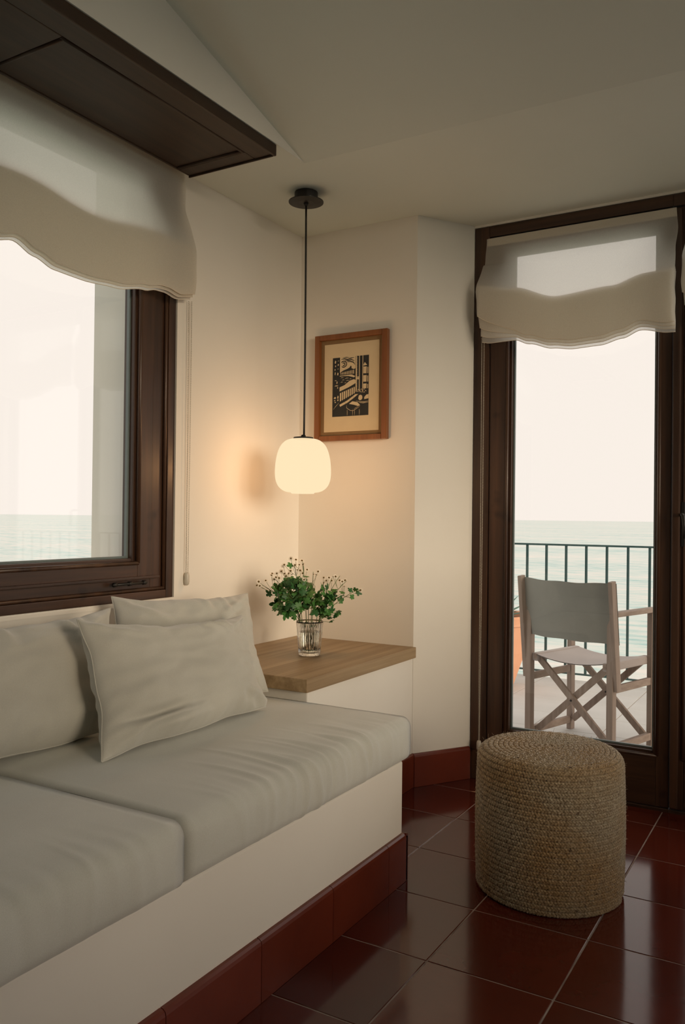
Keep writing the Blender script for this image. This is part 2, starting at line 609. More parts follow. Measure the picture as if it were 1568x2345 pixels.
def glazed_sash(P, parent, a0, a1, z0, z1, wl, wr, wb, wt, d0, d1, hax, gd):
    """sash members, mouldings, seal and pane"""
    rect_frame(P, parent, a0, a1, z0, z1, wl, wr, wb, wt, d0, d1, hax, ('sash_stile', 'sash_rail'))
    ga0, ga1, gz0, gz1 = a0 + wl, a1 - wr, z0 + wb, z1 - wt
    bead_ring(P, parent, ga0 - 0.004, ga1 + 0.004, gz0 - 0.004, gz1 + 0.004, d1 - 0.003, 0.0075, M['dwz'])
    rect_frame(P, parent, ga0 - 0.002, ga1 + 0.002, gz0 - 0.002, gz1 + 0.002, 0.014, 0.014, 0.014, 0.014, gd - 0.008, d1 - 0.014, hax,
               ('glazing_strip', 'glazing_strip'), 0.003)
    rect_frame(P, parent, ga0 + 0.012, ga1 - 0.012, gz0 + 0.012, gz1 - 0.012, 0.007, 0.007, 0.007, 0.007, gd - 0.006, gd + 0.006, hax,
               ('seal', 'seal'), 0.001, (M['seal'], M['seal']))
    member(P, 'glass_pane', parent, ga0 + 0.006, ga1 - 0.006, gd - 0.003, gd + 0.003, gz0 + 0.006, gz1 - 0.006, M['glass'], 0)


win = thing('window_1', 'large dark wood window behind the bench looking onto the sea', 'window', (XW, (WY0 + WY1) / 2, WZ0), kind='structure')
rect_frame(lw, win, WY0, WY1, WZ0, WZ1, 0.034, 0.034, 0.028, 0.018, -0.095, -0.006, 'y', ('casing_stile', 'casing_rail'))
bead_ring(lw, win, WY0 + 0.040, WY1 - 0.040, WZ0 + 0.034, WZ1 - 0.022, -0.014, 0.0065, M['dwz'], 'casing_bead')
rect_frame(lw, win, WY0 + 0.034, WY1 - 0.034, WZ0 + 0.028, WZ1 - 0.018, 0.062, 0.062, 0.046, 0.03, -0.095, -0.020, 'y', ('frame_stile', 'frame_rail'))
MY = 1.24
member(lw, 'mullion', win, MY - 0.03, MY + 0.03, -0.095, -0.020, WZ0 + 0.074, WZ1 - 0.048, M['dwz'])
glazed_sash(lw, win, MY + 0.034, WY1 - 0.099, WZ0 + 0.077, WZ1 - 0.05, 0.065, 0.065, 0.050, 0.04, -0.085, -0.012, 'y', -0.050)
glazed_sash(lw, win, WY0 + 0.099, MY - 0.034, WZ0 + 0.077, WZ1 - 0.05, 0.065, 0.065, 0.050, 0.04, -0.085, -0.012, 'y', -0.050)
# ledge line under the sash and the sliding bolt on it
member(lw, 'weather_ledge', win, WY0 + 0.08, WY1 - 0.075, -0.02, 0.004, WZ0 + 0.071, WZ0 + 0.080, M['dwy'], 0.002)
bolt = MB().tube([lw(1.895, 0.001, 0.829), lw(2.045, 0.001, 0.829)], 0.0045, 8).build('sliding_bolt', M['black'], win, smooth=True)
for yy in (1.905, 1.97, 2.035):
    MB().tube([lw(yy - 0.006, 0.0, 0.829), lw(yy + 0.006, 0.0, 0.829)], 0.0075, 10).build('bolt_guide', M['black'], bolt, smooth=True)
# plaster sill lip under the frame
b = MB()
b.grid(lambda u, v: (XW - 0.012 + 0.016 * sin(v * pi * 0.5), WY0 + (WY1 + 0.0 - WY0) * u, WZ0 - 0.014 * (1 - cos(v * pi * 0.5)) - 0.0005), 2, 8)
b.build('window_sill', M['plaster'], win, smooth=True)

# terrace doors: one frame, two leaves
DL, DRX, DM = -1.253, 0.273, -0.4935
dr = thing('door_1', 'dark wood glazed terrace door leaf behind the jute pouf', 'door', ((DL + DM) / 2, YD, 0), kind='structure')
member(dw, 'jamb', dr, DL, DL + 0.063, -0.11, 0.0, 0.0, 2.233, M['dwz'])
member(dw, 'head', dr, DL + 0.063, DM, -0.11, 0.0, 2.19, 2.233, M['dwx'])
member(dw, 'threshold', dr, DL + 0.063, DM, -0.118, -0.004, -0.05, 0.012, M['dwx'])
glazed_sash(dw, dr, DL + 0.066, DM - 0.001, 0.014, 2.187, 0.076, 0.046, 0.186, 0.058, -0.075, -0.010, 'x', -0.048)
dr2 = thing('door_2', 'second dark wood glazed terrace door leaf at the right edge', 'door', ((DM + DRX) / 2, YD, 0), kind='structure')
member(dw, 'jamb', dr2, DRX - 0.063, DRX, -0.11, 0.0, 0.0, 2.233, M['dwz'])
member(dw, 'head', dr2, DM, DRX - 0.063, -0.11, 0.0, 2.19, 2.233, M['dwx'])
member(dw, 'threshold', dr2, DM, DRX - 0.063, -0.118, -0.004, -0.05, 0.012, M['dwx'])
glazed_sash(dw, dr2, DM + 0.002, DRX - 0.066, 0.014, 2.187, 0.046, 0.076, 0.186, 0.058, -0.075, -0.010, 'x', -0.048)
member(dw, 'astragal', dr2, DM + 0.003, DM + 0.031, -0.012, 0.006, 0.02, 2.18, M['dwz'], 0.005)
h = member(dw, 'handle_plate', dr2, DM + 0.034, DM + 0.047, -0.011, -0.005, 0.96, 1.12, M['black'], 0.002)
MB().tube([dw(DM + 0.0405, -0.006, 1.075), dw(DM + 0.0405, 0.03, 1.075), dw(DM + 0.046, 0.038, 1.07), dw(DM + 0.052, 0.038, 1.03), dw(DM + 0.050, 0.036, 0.99)],
          0.006, 8).build('handle_lever', M['black'], h, smooth=True)

# glazing of the unseen openings, put in for the daylight they admit
def unseen_window(name, label, P, a0, a1, z0, z1, n, hax):
    w = thing(name, label, 'window', P((a0 + a1) / 2, 0, z0), kind='structure')
    step = (a1 - a0) / n
    for k in range(n):
        s0, s1 = a0 + k * step, a0 + (k + 1) * step
        rect_frame(P, w, s0, s1, z0, z1, 0.06, 0.06, 0.09, 0.07, -0.10, -0.03, hax, ('sash_stile', 'sash_rail'))
        member(P, 'glass_pane', w, s0 + 0.055, s1 - 0.055, -0.066, -0.06, z0 + 0.085, z1 - 0.065, M['glass'], 0)
    return w


unseen_window('window_2', 'tall dark framed window pair added in the unseen wall facing the bench', lambda a, d, z: (XR - d, a, z), *RW, 2, 'y')
unseen_window('window_4', 'lower dark framed window pair near the doors facing the bench', lambda a, d, z: (XR - d, a, z), *RW2, 2, 'y')
unseen_window('window_3', 'dark framed glazing added out of view right of the terrace doors', lambda a, d, z: (a, YD - d, z), *GW, 2, 'x')


# ------------------------------------------------------------------ skirting
def skirt_run(name, label, p0, p1, nrm, zt, th, joints):
    p0, p1, nrm = Vector((*p0, 0)), Vector((*p1, 0)), Vector((*nrm, 0)).normalized()
    d = (p1 - p0)
    L = d.length
    d.normalize()
    root = MB().obox((p0 + p1) / 2 + nrm * (th * 0.35) + Vector((0, 0, zt / 2 - 0.003)), d, nrm, Vector((0, 0, 1)), L / 2 - 0.001, th * 0.35, zt / 2 - 0.005).build(name, M['grout'])
    tag(root, label, 'skirting', kind='structure')
    cuts = [0] + sorted(joints) + [L]
    for a, c in zip(cuts[:-1], cuts[1:]):
        m = MB()
        a2, c2 = a + 0.001, c - 0.001
        prof = [(0, 0.001), (th, 0.001), (th, zt - 0.012), (th * 0.85, zt - 0.005), (th * 0.5, zt - 0.001), (0, zt)]
        n = len(prof)
        vs = [p0 + d * a2 + nrm * q + Vector((0, 0, z)) for q, z in prof] + [p0 + d * c2 + nrm * q + Vector((0, 0, z)) for q, z in prof]
        fs = [tuple(range(n)), tuple(reversed(range(n, 2 * n)))] + [(i, n + i, n + (i + 1) % n, (i + 1) % n) for i in range(n)]
        m.add(vs, fs)
        o = m.build('skirting_tile', M['skirt'], root)
        bm = bmesh.new()
        bm.from_mesh(o.data)
        bmesh.ops.recalc_face_normals(bm, faces=bm.faces)
        bm.to_mesh(o.data)
        bm.free()


XBF = -1.065                      # bench front plane
BY1 = 2.178                       # bench end
skirt_run('baseboard_bench', 'dark red glazed tile skirting along the foot of the white bench', (XBF, -0.4), (XBF, BY1), (1, 0), 0.138, 0.015,
          [2.067 - 0.3 * k + 0.4 for k in range(9) if 2.067 - 0.3 * k > -0.38])
skirt_run('baseboard_bench_end', 'short dark red tile skirting around the bench end', (-1.40, BY1), (XBF + 0.015, BY1), (0, 1), 0.138, 0.012, [])
skirt_run('baseboard_corner', 'dark red tile skirting below the oak corner table', (PX, BY1 + 0.014), (PX, PY + 0.004), (1, 0), 0.13, 0.012, [0.16, 0.46])
_pd = Vector((-1.255 - PX, YD - PY)).normalized()
skirt_run('baseboard_pier', 'dark red tile skirting on the splayed pier beside the door', (PX + 0.004, PY - 0.003), (-1.257, YD - 0.003), (_pd.y, -_pd.x), 0.13, 0.012, [])


# ------------------------------------------------------------------ roman blinds
def interp(tab, x):
    if x <= tab[0][0]:
        return tab[0][1]
    for (xa, ya), (xb, yb) in zip(tab[:-1], tab[1:]):
        if x <= xb:
            t = (x - xa) / (xb - xa)
            t = t * t * (3 - 2 * t)
            return ya + (yb - ya) * t
    return tab[-1][1]


def catmull(pts, per):
    out = []
    n = len(pts)
    for i in range(n - 1):
        p0, p1, p2, p3 = pts[max(i - 1, 0)], pts[i], pts[i + 1], pts[min(i + 2, n - 1)]
        for k in range(per):
            t = k / per
            out.append(tuple(0.5 * (2 * b + (c - a) * t + (2 * a - 5 * b + 4 * c - d) * t * t + (3 * b - a - 3 * c + d) * t ** 3) for a, b, c, d in zip(p0, p1, p2, p3)))
    out.append(pts[-1])
    return out


def blind_fabric(P, root, a0, a1, ztop, ring, lips, d0, seed, na=70, flare=0.0, mat=None):
    """one continuous cloth: front panel, then loops folded up behind it.
    ring(a): height where folds gather; lips: list of functions, bottom of each loop, front to back"""
    def prof(a):
        zr = ring(a)
        pts = [(d0, ztop), (d0, ztop - 0.03), (d0 + 0.004, ztop - 0.10), (d0 + 0.012, (ztop + zr) / 2)]
        n = len(lips)
        fd = 0.040
        for k, lp in enumerate(lips):
            zl = lp(a)
            df = d0 + fd * (1 - k / (n + 0.6)) + 0.012
            pts += [(df - 0.004, zr + 0.035 - 0.006 * k), (df + 0.004, (zr * 0.55 + zl * 0.45)), (df + 0.002, zl + 0.022), (df - 0.0025, zl)]
            if k < n - 1:
                pts += [(df - 0.0045, zl + 0.022), (df - 0.006, (zr + zl) / 2), (df - 0.010, zr - 0.012)]
        return catmull(pts, 5)
    rows = len(prof((a0 + a1) / 2))

    per_fold = 35
    def flare_at(u, row):
        k = (row - 20) / per_fold
        if k < 0:
            f = max(0, 1 + k * 2.0) ** 2
        else:
            f = 1 - k / (len(lips) + 0.3)
        return -flare * f * max(0, 1 - u / 0.12) ** 1.3

    def fn(u, v):
        a = a0 + (a1 - a0) * u
        pr = prof(a)
        row = int(round(v * (rows - 1)))
        d, z = pr[row]
        a += flare_at(u, row)
        w = noise.noise(Vector((a * 6, z * 5, seed))) * 0.004
        w2 = noise.noise(Vector((a * 19, z * 3, seed + 7))) * 0.0012
        k = min(1, max(0, (ztop - z) / 0.12))
        e = (u - 0.5) * 2
        spread = e ** 3 * 0.006 * noise.noise(Vector((z * 14, e, seed)))
        return P(a + spread, d + (w + w2) * k, z)
    m = MB().grid(fn, na, rows)
    o = m.build('linen_cloth', mat or M['linen'], root, smooth=True)
    for k in range(len(lips)):
        row = min(rows - 1, 20 + per_fold * k + 15 - 0)
        pth = [fn(i / (na - 1), row / (rows - 1)) for i in range(na)]
        MB().tube(pth, 0.0013, 5).build('stitched_hem', M['hem'], o, smooth=True)
    return o


def bead_chain(P, root, a, d, ztop, zbot, gap):
    """two strands of small beads and a teardrop weight"""
    m = MB()
    sp = 0.0062
    nz = int((ztop - zbot) / sp)
    oct_v = [(1, 0, 0), (-1, 0, 0), (0, 1, 0), (0, -1, 0), (0, 0, 1), (0, 0, -1)]
    oct_f = [(0, 2, 4), (2, 1, 4), (1, 3, 4), (3, 0, 4), (2, 0, 5), (1, 2, 5), (3, 1, 5), (0, 3, 5)]
    for s in (-1, 1):
        for k in range(nz):
            t = k / (nz - 1)
            z = ztop + (zbot - ztop) * t
            g = gap * (1 - 0.75 * max(0, (t - 0.85) / 0.15)) if gap < 0.01 else gap
            c = Vector(P(a + s * g / 2 + 0.002 * sin(t * 3 + s), d, z + (s + 1) * sp / 4))
            m.add([c + Vector(v) * 0.0025 for v in oct_v], oct_f)
        pts = [P(a + s * gap / 2, d, ztop), P(a + s * gap / 2, d, zbot)]
        m.tube(pts, 0.0006, 4)
    o = m.build('bead_chain', M['plastic'], root, smooth=True)
    o['kind'] = 'stuff'
    w = MB()
    prof = [(0.002, 0.046), (0.0075, 0.044), (0.0095, 0.036), (0.0095, 0.014), (0.0075, 0.004), (0.002, 0.0)]
    vs_c = Vector(P(a, d, zbot - 0.038))
    w.lathe(prof, vs_c, 12)
    w.build('chain_weight', M['plastic'], root, smooth=True)
    return o


# window blind
WB = thing('roman_blind', 'wide sheer linen roman blind sagging over the sea window', 'blind', (XW + 0.03, 1.25, 1.75), 'sheer linen roman blinds')
per = 0.555


def wb_bot(a):
    t = ((2.03 - a) / per) % 1.0 if a < 2.03 else 0
    if a >= 2.03:
        return interp([(2.03, 1.790), (2.07, 1.792), (2.12, 1.784), (2.20, 1.798)], a)
    return interp([(0, 1.790), (0.1, 1.777), (0.33, 1.753), (0.55, 1.744), (0.75, 1.747), (0.88, 1.766), (1.0, 1.790)], t)


def wb_ring(a):
    t = ((2.03 - a) / per) % 1.0 if a < 2.03 else 0
    return 1.945 - 0.03 * sin(pi * t) ** 2


blind_fabric(lw, WB, WY0 - 0.02, 2.196, 2.242, wb_ring, [lambda a: wb_bot(a) + 0.014, lambda a: wb_bot(a) + 0.006, wb_bot], 0.014, 3.0, 150)
member(lw, 'headrail', WB, WY0 - 0.015, 2.19, 0.002, 0.013, 2.205, 2.243, M['plastic'], 0.002)
bead_chain(lw, WB, 2.232, 0.012, 1.80, 0.845, 0.013)

# door blind(s)
def door_blind(name, label, off, seed):
    r = thing(name, label, 'blind', (-0.84 + off, YD - 0.04, 1.70), 'sheer linen roman blinds')
    bot = lambda a: interp([(-1.20, 1.760), (-1.17, 1.754), (-1.07, 1.756), (-1.01, 1.735), (-0.92, 1.710), (-0.84, 1.700), (-0.74, 1.704), (-0.66, 1.722), (-0.595, 1.746), (-0.50, 1.728), (-0.48, 1.728)], a - off)
    ring = lambda a: interp([(-1.20, 1.955), (-1.08, 1.93), (-0.9, 1.875), (-0.70, 1.888), (-0.58, 1.918), (-0.48, 1.925)], a - off)
    end = lambda a: max(0.0, 1 - (a - off + 1.20) / 0.16) ** 1.5
    lips = [lambda a: bot(a) + 0.031 + 0.070 * end(a), lambda a: bot(a) + 0.020 + 0.036 * end(a), lambda a: bot(a) + 0.010 + 0.014 * end(a), bot]
    blind_fabric(dw, r, -1.200 + off, -0.478 + off, 2.180, ring, lips, 0.010, seed, 70, 0.020, M['linen_bright'])
    member(dw, 'headrail', r, -1.195 + off, -0.481 + off, 0.001, 0.009, 2.15, 2.182, M['plastic'], 0.002)
    bead_chain(dw, r, -1.208 + off if off == 0 else 0.29, 0.018, 1.78, 0.155, 0.007)
    return r


door_blind('roman_blind', 'short sheer linen roman blind folded up over the terrace door', 0, 11.0)
door_blind('roman_blind', 'sheer linen roman blind over the second door at the right edge', 0.765, 17.0)

# ------------------------------------------------------------------ wooden soffit panel above the window
sp = thing('soffit_panel', 'dark brown panelled wooden board fixed under the bulkhead above the window blind', 'panel', (-1.725, 1.0, 2.215))
SX0, SX1, SY0, SY1 = -1.900, -1.543, -0.6, 2.170
MB().box(SX0, SX1, SY0, SY1, 2.232, 2.2449).build('backing_board', M['panelw'], sp)
def board(nm, x0, x1, y0, y1, z0=2.214, z1=2.2325):
    return MB().box(x0, x1, y0, y1, z0, z1).build(nm, M['panelw'], sp, bevel=0.003)
board('stile', SX1 - 0.075, SX1, SY0, SY1)
board('stile', SX0, SX0 + 0.008, SY0, SY1)
cuts = [2.170, 1.385, 0.45]
for k, y in enumerate(cuts):
    w = 0.055 if k == 0 else 0.20
    board('rail', SX0 + 0.0085, SX1 - 0.0755, y - w, y)
MB().box(SX1 - 0.004, SX1 + 0.006, SY0, SY1 + 0.006, 2.208, 2.2445).build('edge_moulding', M['panelw'], sp, bevel=0.003)
MB().box(SX0, SX1 - 0.0045, SY1 + 0.0002, SY1 + 0.006, 2.208, 2.2445).build('edge_moulding', M['panelw'], sp, bevel=0.003)
for k in range(len(cuts) - 1):
    ya, yb = cuts[k + 1] + 0.001, cuts[k] - (0.056 if k == 0 else 0.201)
    MB().box(SX0 + 0.0085, SX1 - 0.0755, ya, yb, 2.2185, 2.2325).build('field_panel', M['panelw'], sp)
    for p, q in (((SX1 - 0.082, ya), (SX1 - 0.082, yb)), ((SX0 + 0.012, ya + 0.007), (SX1 - 0.082, ya + 0.007)), ((SX0 + 0.012, yb - 0.007), (SX1 - 0.082, yb - 0.007))):
        MB().tube([(*p, 2.2175), (*q, 2.2175)], 0.006, 8).build('panel_moulding', M['panelw'], sp, smooth=True)

# ------------------------------------------------------------------ pendant lamp
LX, LY = -1.666, 2.55
SH = []
for r, z in [(0.040, 0.2005), (0.052, 0.1985), (0.066, 0.192), (0.079, 0.180), (0.088, 0.165), (0.095, 0.145), (0.100, 0.120), (0.1025, 0.092), (0.1025, 0.068), (0.099, 0.045), (0.090, 0.026), (0.076, 0.013), (0.060, 0.006), (0.044, 0.0035), (0.042, 0.0)]:
    SH.append((r, z))
m, n, l, pb = new_mat('opal_glass_lit')
n.remove(pb)
em = n.new('ShaderNodeEmission')
em.inputs['Color'].default_value = (1.0, 0.80, 0.50, 1)
em.inputs['Strength'].default_value = 1.02
tr = n.new('ShaderNodeBsdfTransparent')
df = n.new('ShaderNodeBsdfGlossy')
df.inputs['Roughness'].default_value = 0.15
mx = n.new('ShaderNodeMixShader')
mx.inputs[0].default_value = 0.17
l.new(em.outputs[0], mx.inputs[1])
l.new(tr.outputs[0], mx.inputs[2])
l.new(mx.outputs[0], n['Material Output'].inputs['Surface'])
M['opal'] = m
LAMP_W = 11.5
pl = thing('pendant_lamp', 'lit opal glass pendant lamp on a black cord above the corner table', 'lamp', (LX, LY, 1.137))
MB().lathe([(0.043, 0.0), (0.043, 0.030)], (LX, LY, 2.214), 32).build('canopy_collar', M['black'], pl, bevel=0.002)
MB().lathe([(0.030, -0.006), (0.0640, -0.003), (0.0645, 0.0), (0.050, 0.003), (0.0435, 0.004)], (LX, LY, 2.210), 40).build('canopy_flange', M['black'], pl, smooth=False)
MB().tube([(LX, LY, 2.206), (LX, LY, 2.196)], [0.010, 0.007], 12).build('cord_grip', M['black'], pl, smooth=True)
MB().tube([(LX + 0.003 * sin(t * 2.2), LY, 2.205 - t * (2.205 - 1.348)) for t in [k / 14 for k in range(15)]], 0.0036, 8).build('cord', M['black'], pl, smooth=True)
MB().lathe([(0.036, 0.0), (0.037, 0.003), (0.036, 0.0065), (0.010, 0.008), (0.008, 0.014), (0.006, 0.016)], (LX, LY, 1.337), 32).build('cap', M['black'], pl, smooth=False)
shade = MB().lathe(catmull(list(reversed(SH)), 4), (LX, LY, 1.137), 72, True, True).build('glass_shade', M['opal'], pl, smooth=True)
ld = bpy.data.lights.new('bulb', 'POINT')
ld.energy = LAMP_W
ld.color = (1.0, 0.48, 0.19)
ld.shadow_soft_size = 0.03
bulb = bpy.data.objects.new('bulb', ld)
COL.objects.link(bulb)
bulb.parent = pl
bulb.location = (0, 0, 0.10)

# ------------------------------------------------------------------ framed linocut
FX0, FX1, FZ0, FZ1 = -1.862, -1.522, 1.367, 1.808
fr = thing('picture_frame', 'orange wood frame holding a black linocut print on cream paper', 'picture', ((FX0 + FX1) / 2, YB, FZ0))
fw_, fy0, fy1 = 0.0235, YB - 0.026, YB - 0.002
for nm, a0, a1, z0, z1 in (('frame_stile', FX0, FX0 + fw_, FZ0, FZ1), ('frame_stile', FX1 - fw_, FX1, FZ0, FZ1),
                           ('frame_rail', FX0 + fw_, FX1 - fw_, FZ0, FZ0 + fw_ * 0.92), ('frame_rail', FX0 + fw_, FX1 - fw_, FZ1 - fw_ * 0.92, FZ1)):
    MB().box(a0, a1, fy0, fy1, z0, z1).build(nm, M['pframe'], fr, bevel=0.0025)
W_, H_ = FX1 - FX0, FZ1 - FZ0
MB().box(FX0 + 0.021, FX1 - 0.021, YB - 0.010, YB - 0.006, FZ0 + 0.019, FZ1 - 0.019).build('mat_board', M['mat'], fr)
PXa, PXb = FX0 + 0.119 * W_, FX0 + 0.878 * W_
PZa, PZb = FZ1 - 0.914 * H_, FZ1 - 0.088 * H_
ppr = MB().box(PXa, PXb, YB - 0.0112, YB - 0.0101, PZa, PZb).build('paper_sheet', M['paper'], fr)
KX0, KX1 = FX0 + 0.237 * W_, FX0 + 0.738 * W_
KZ0, KZ1 = FZ1 - 0.772 * H_, FZ1 - 0.219 * H_
MB().box(KX0, KX1, YB - 0.0117, YB - 0.0112, KZ0, KZ1).build('ink_block', M['ink'], ppr)
lin = MB()


def up(u, v):
    return (KX0 + (KX1 - KX0) * u, YB - 0.01195, KZ1 - (KZ1 - KZ0) * v)


def ip(u, v):
    p = up(u, v)
    return (p[0], YB - 0.0122, p[2])


def poly(pts, dst=None, f=up):
    (dst or lin).add([f(*p) for p in pts], [tuple(range(len(pts)))])


def stroke(pts, w, dst=None, f=up):
    asp = (KX1 - KX0) / (KZ1 - KZ0)
    L, R = [], []
    for i, p in enumerate(pts):
        a, c = pts[max(i - 1, 0)], pts[min(i + 1, len(pts) - 1)]
        dx, dy = (c[0] - a[0]) * asp, c[1] - a[1]
        k = sqrt(dx * dx + dy * dy) or 1
        ww = w * (0.35 if i in (0, len(pts) - 1) else 1)
        L.append((p[0] - dy / k * ww / asp, p[1] + dx / k * ww))
        R.append((p[0] + dy / k * ww / asp, p[1] - dx / k * ww))
    for i in range(len(pts) - 1):
        poly([L[i], L[i + 1], R[i + 1], R[i]], dst, f)


inkm = MB()
ink_s = lambda pts, w: stroke(pts, w, inkm, ip)
ink_p = lambda pts: poly(pts, inkm, ip)
# sky field and its swirling lines
poly([(0.205, 0.0), (0.635, 0.0), (0.635, 0.27), (0.42, 0.235), (0.205, 0.265)])
ink_s([(0.24, 0.035), (0.33, 0.028), (0.42, 0.045), (0.50, 0.028), (0.60, 0.02)], 0.009)
ink_s([(0.28, 0.01), (0.38, 0.006), (0.47, 0.015)], 0.006)
ink_s([(0.34, 0.055), (0.44, 0.065), (0.52, 0.052), (0.61, 0.075)], 0.010)
ink_s([(0.40, 0.085), (0.50, 0.082), (0.58, 0.10), (0.62, 0.14)], 0.009)
for rr in (0.026, 0.060):
    ink_s([(0.31 + rr * 1.35 * cos(q), 0.118 + rr * 0.85 * sin(q)) for q in [(-2.6 + 5.0 * k / 12) for k in range(13)]], 0.0085)
ink_p([(0.20, 0.262), (0.30, 0.225), (0.40, 0.205), (0.47, 0.185), (0.50, 0.155), (0.525, 0.16), (0.53, 0.20), (0.60, 0.215), (0.64, 0.20), (0.64, 0.30), (0.20, 0.31)])
for k in range(9):
    u = 0.225 + k * 0.044
    poly([(u, 0.262 - 0.004 * k), (u + 0.022, 0.256 - 0.004 * k), (u + 0.024, 0.292), (u + 0.002, 0.295)], None, lambda a, c: (up(a, c)[0], YB - 0.0125, up(a, c)[2]))
# shore and harbour
poly([(0.20, 0.305), (0.36, 0.298), (0.54, 0.305), (0.635, 0.335), (0.60, 0.355), (0.45, 0.325), (0.30, 0.318), (0.20, 0.322)])
for u, v, w in [(0.27, 0.345, 0.08), (0.40, 0.36, 0.10), (0.30, 0.385, 0.06), (0.42, 0.40, 0.09), (0.26, 0.42, 0.06), (0.36, 0.435, 0.05), (0.50, 0.375, 0.05)]:
    stroke([(u - w / 2, v + 0.004), (u, v - 0.003), (u + w / 2, v)], 0.0045)
poly([(0.20, 0.505), (0.34, 0.472), (0.48, 0.405), (0.60, 0.385), (0.64, 0.40), (0.64, 0.455), (0.45, 0.515), (0.20, 0.575)])
# balustrade: light gaps between dark bars
for k in range(8):
    u = 0.205 + k * 0.054
    t = k / 7
    poly([(u + 0.006, 0.605 - 0.085 * t), (u + 0.040, 0.597 - 0.085 * t), (u + 0.040, 0.735 - 0.115 * t), (u + 0.006, 0.748 - 0.115 * t)])
poly([(0.20, 0.800), (0.42, 0.735), (0.64, 0.640), (0.72, 0.640), (0.60, 0.700), (0.42, 0.775), (0.22, 0.835)])
for u in (0.34, 0.46, 0.57):
    ink_s([(u, 0.755 - (u - 0.34) * 0.37), (u + 0.035, 0.79 - (u - 0.34) * 0.40)], 0.004)
# left shutter: small leaf shaped cuts
for u, v, a, c in [(0.075, 0.07, 0.022, 0.035), (0.16, 0.055, 0.024, 0.006), (0.155, 0.12, 0.018, 0.022), (0.08, 0.14, 0.016, 0.02), (0.065, 0.20, 0.014, 0.022), (0.15, 0.19, 0.022, 0.006),
                   (0.07, 0.265, 0.014, 0.035), (0.145, 0.275, 0.020, 0.032), (0.125, 0.42, 0.016, 0.03), (0.085, 0.385, 0.030, 0.007), (0.11, 0.475, 0.055, 0.011), (0.145, 0.51, 0.014, 0.02),
                   (0.07, 0.68, 0.034, 0.022), (0.155, 0.67, 0.022, 0.035), (0.065, 0.725, 0.024, 0.012), (0.155, 0.72, 0.022, 0.02), (0.08, 0.755, 0.024, 0.012)]:
    poly([(u - a, v + c * 0.5), (u - a * 0.3, v - c * 0.8), (u + a, v - c * 0.4), (u + a * 0.5, v + c * 0.8)])
stroke([(0.03, 0.875), (0.10, 0.82), (0.19, 0.765)], 0.003)
# pillar, shutter and window on the right
for u0, u1 in ((0.645, 0.672), (0.735, 0.755), (0.828, 0.845)):
    poly([(u0, 0.0), (u1, 0.0), (u1, 0.60), (u0, 0.60)])
for k in range(22):
    if k in (13, 14):
        poly([(0.672, 0.01 + k * 0.026), (0.735, 0.01 + k * 0.026), (0.735, 0.03 + k * 0.026), (0.672, 0.03 + k * 0.026)])
    else:
        poly([(0.672, 0.016 + k * 0.026), (0.690, 0.016 + k * 0.026), (0.690, 0.026 + k * 0.026), (0.672, 0.026 + k * 0.026)])
poly([(0.855, 0.155), (0.89, 0.115), (0.955, 0.165), (0.855, 0.175)])
for v0, v1 in ((0.19, 0.305), (0.335, 0.445), (0.475, 0.555)):
    poly([(0.855, v0), (0.945, v0), (0.940, v1), (0.855, v1 - 0.004)])
    poly([(0.965, v0 + 0.01), (0.985, v0 + 0.01), (0.985, v1), (0.965, v1)])
    ink_s([(0.90, v0 + 0.02), (0.905, v1 - 0.03)], 0.003)
# flowers, vase, table and stool
for q, (u, v) in enumerate([(0.72, 0.575), (0.76, 0.585), (0.80, 0.57), (0.84, 0.585), (0.88, 0.57), (0.92, 0.60), (0.78, 0.61), (0.83, 0.615), (0.88, 0.62), (0.70, 0.60)]):
    stroke([(u - 0.02, v), (u, v - 0.012), (u + 0.02, v + 0.004)], 0.006)
poly([(0.74, 0.665), (0.79, 0.655), (0.83, 0.675), (0.835, 0.715), (0.80, 0.745), (0.75, 0.745), (0.72, 0.715)])
poly([(0.885, 0.70), (0.94, 0.66), (1.0, 0.655), (1.0, 0.722), (0.885, 0.735)])
stroke([(0.66, 0.752), (0.78, 0.772), (0.90, 0.775), (1.0, 0.765)], 0.0045)
stroke([(0.74, 0.785), (0.86, 0.795), (1.0, 0.785)], 0.005)
poly([(0.47, 0.795), (0.56, 0.755), (0.70, 0.775), (0.775, 0.83), (0.72, 0.842), (0.60, 0.815)])
stroke([(0.40, 0.815), (0.40, 0.86), (0.50, 0.905), (0.58, 0.915), (0.68, 0.88), (0.77, 0.845)], 0.0035)
stroke([(0.60, 0.885), (0.66, 0.865), (0.72, 0.845)], 0.003)
for u in (0.42, 0.57, 0.62, 0.755):
    stroke([(u, 0.89), (u + 0.004, 0.94), (u, 0.995)], 0.003)
for u in (0.405, 0.74):
    for k in range(4):
        stroke([(u, 0.90 + k * 0.022), (u + 0.03, 0.907 + k * 0.022)], 0.0025)
lin.build('print_lights', M['paper'], ppr)['kind'] = 'stuff'
inkm.build('print_darks', M['ink'], ppr)['kind'] = 'stuff'

# ------------------------------------------------------------------ corner table and masonry bench
ct = thing('corner_table', 'oak topped corner table on a white plastered block beside the bench', 'table', ((XW + PX) / 2, 2.56, 0))
MB().box(XW + 0.001, PX, BY1 + 0.012, YB - 0.001, 0.0, 0.5045).build('plastered_block', M['plaster'], ct, bevel=0.004)
MB().box(XW + 0.001, -1.392, 2.168, YB - 0.001, 0.505, 0.547).build('oak_top', M['oaky'], ct, bevel=0.0015, segs=1)
SEAT_Z = 0.345
bn = MB().box(XW + 0.001, XBF, -0.4, BY1, 0.0, SEAT_Z).build('bench', M['plaster'], bevel=0.006, segs=3)
tag(bn, 'white plastered built-in bench under the window with red tiled foot', 'bench')


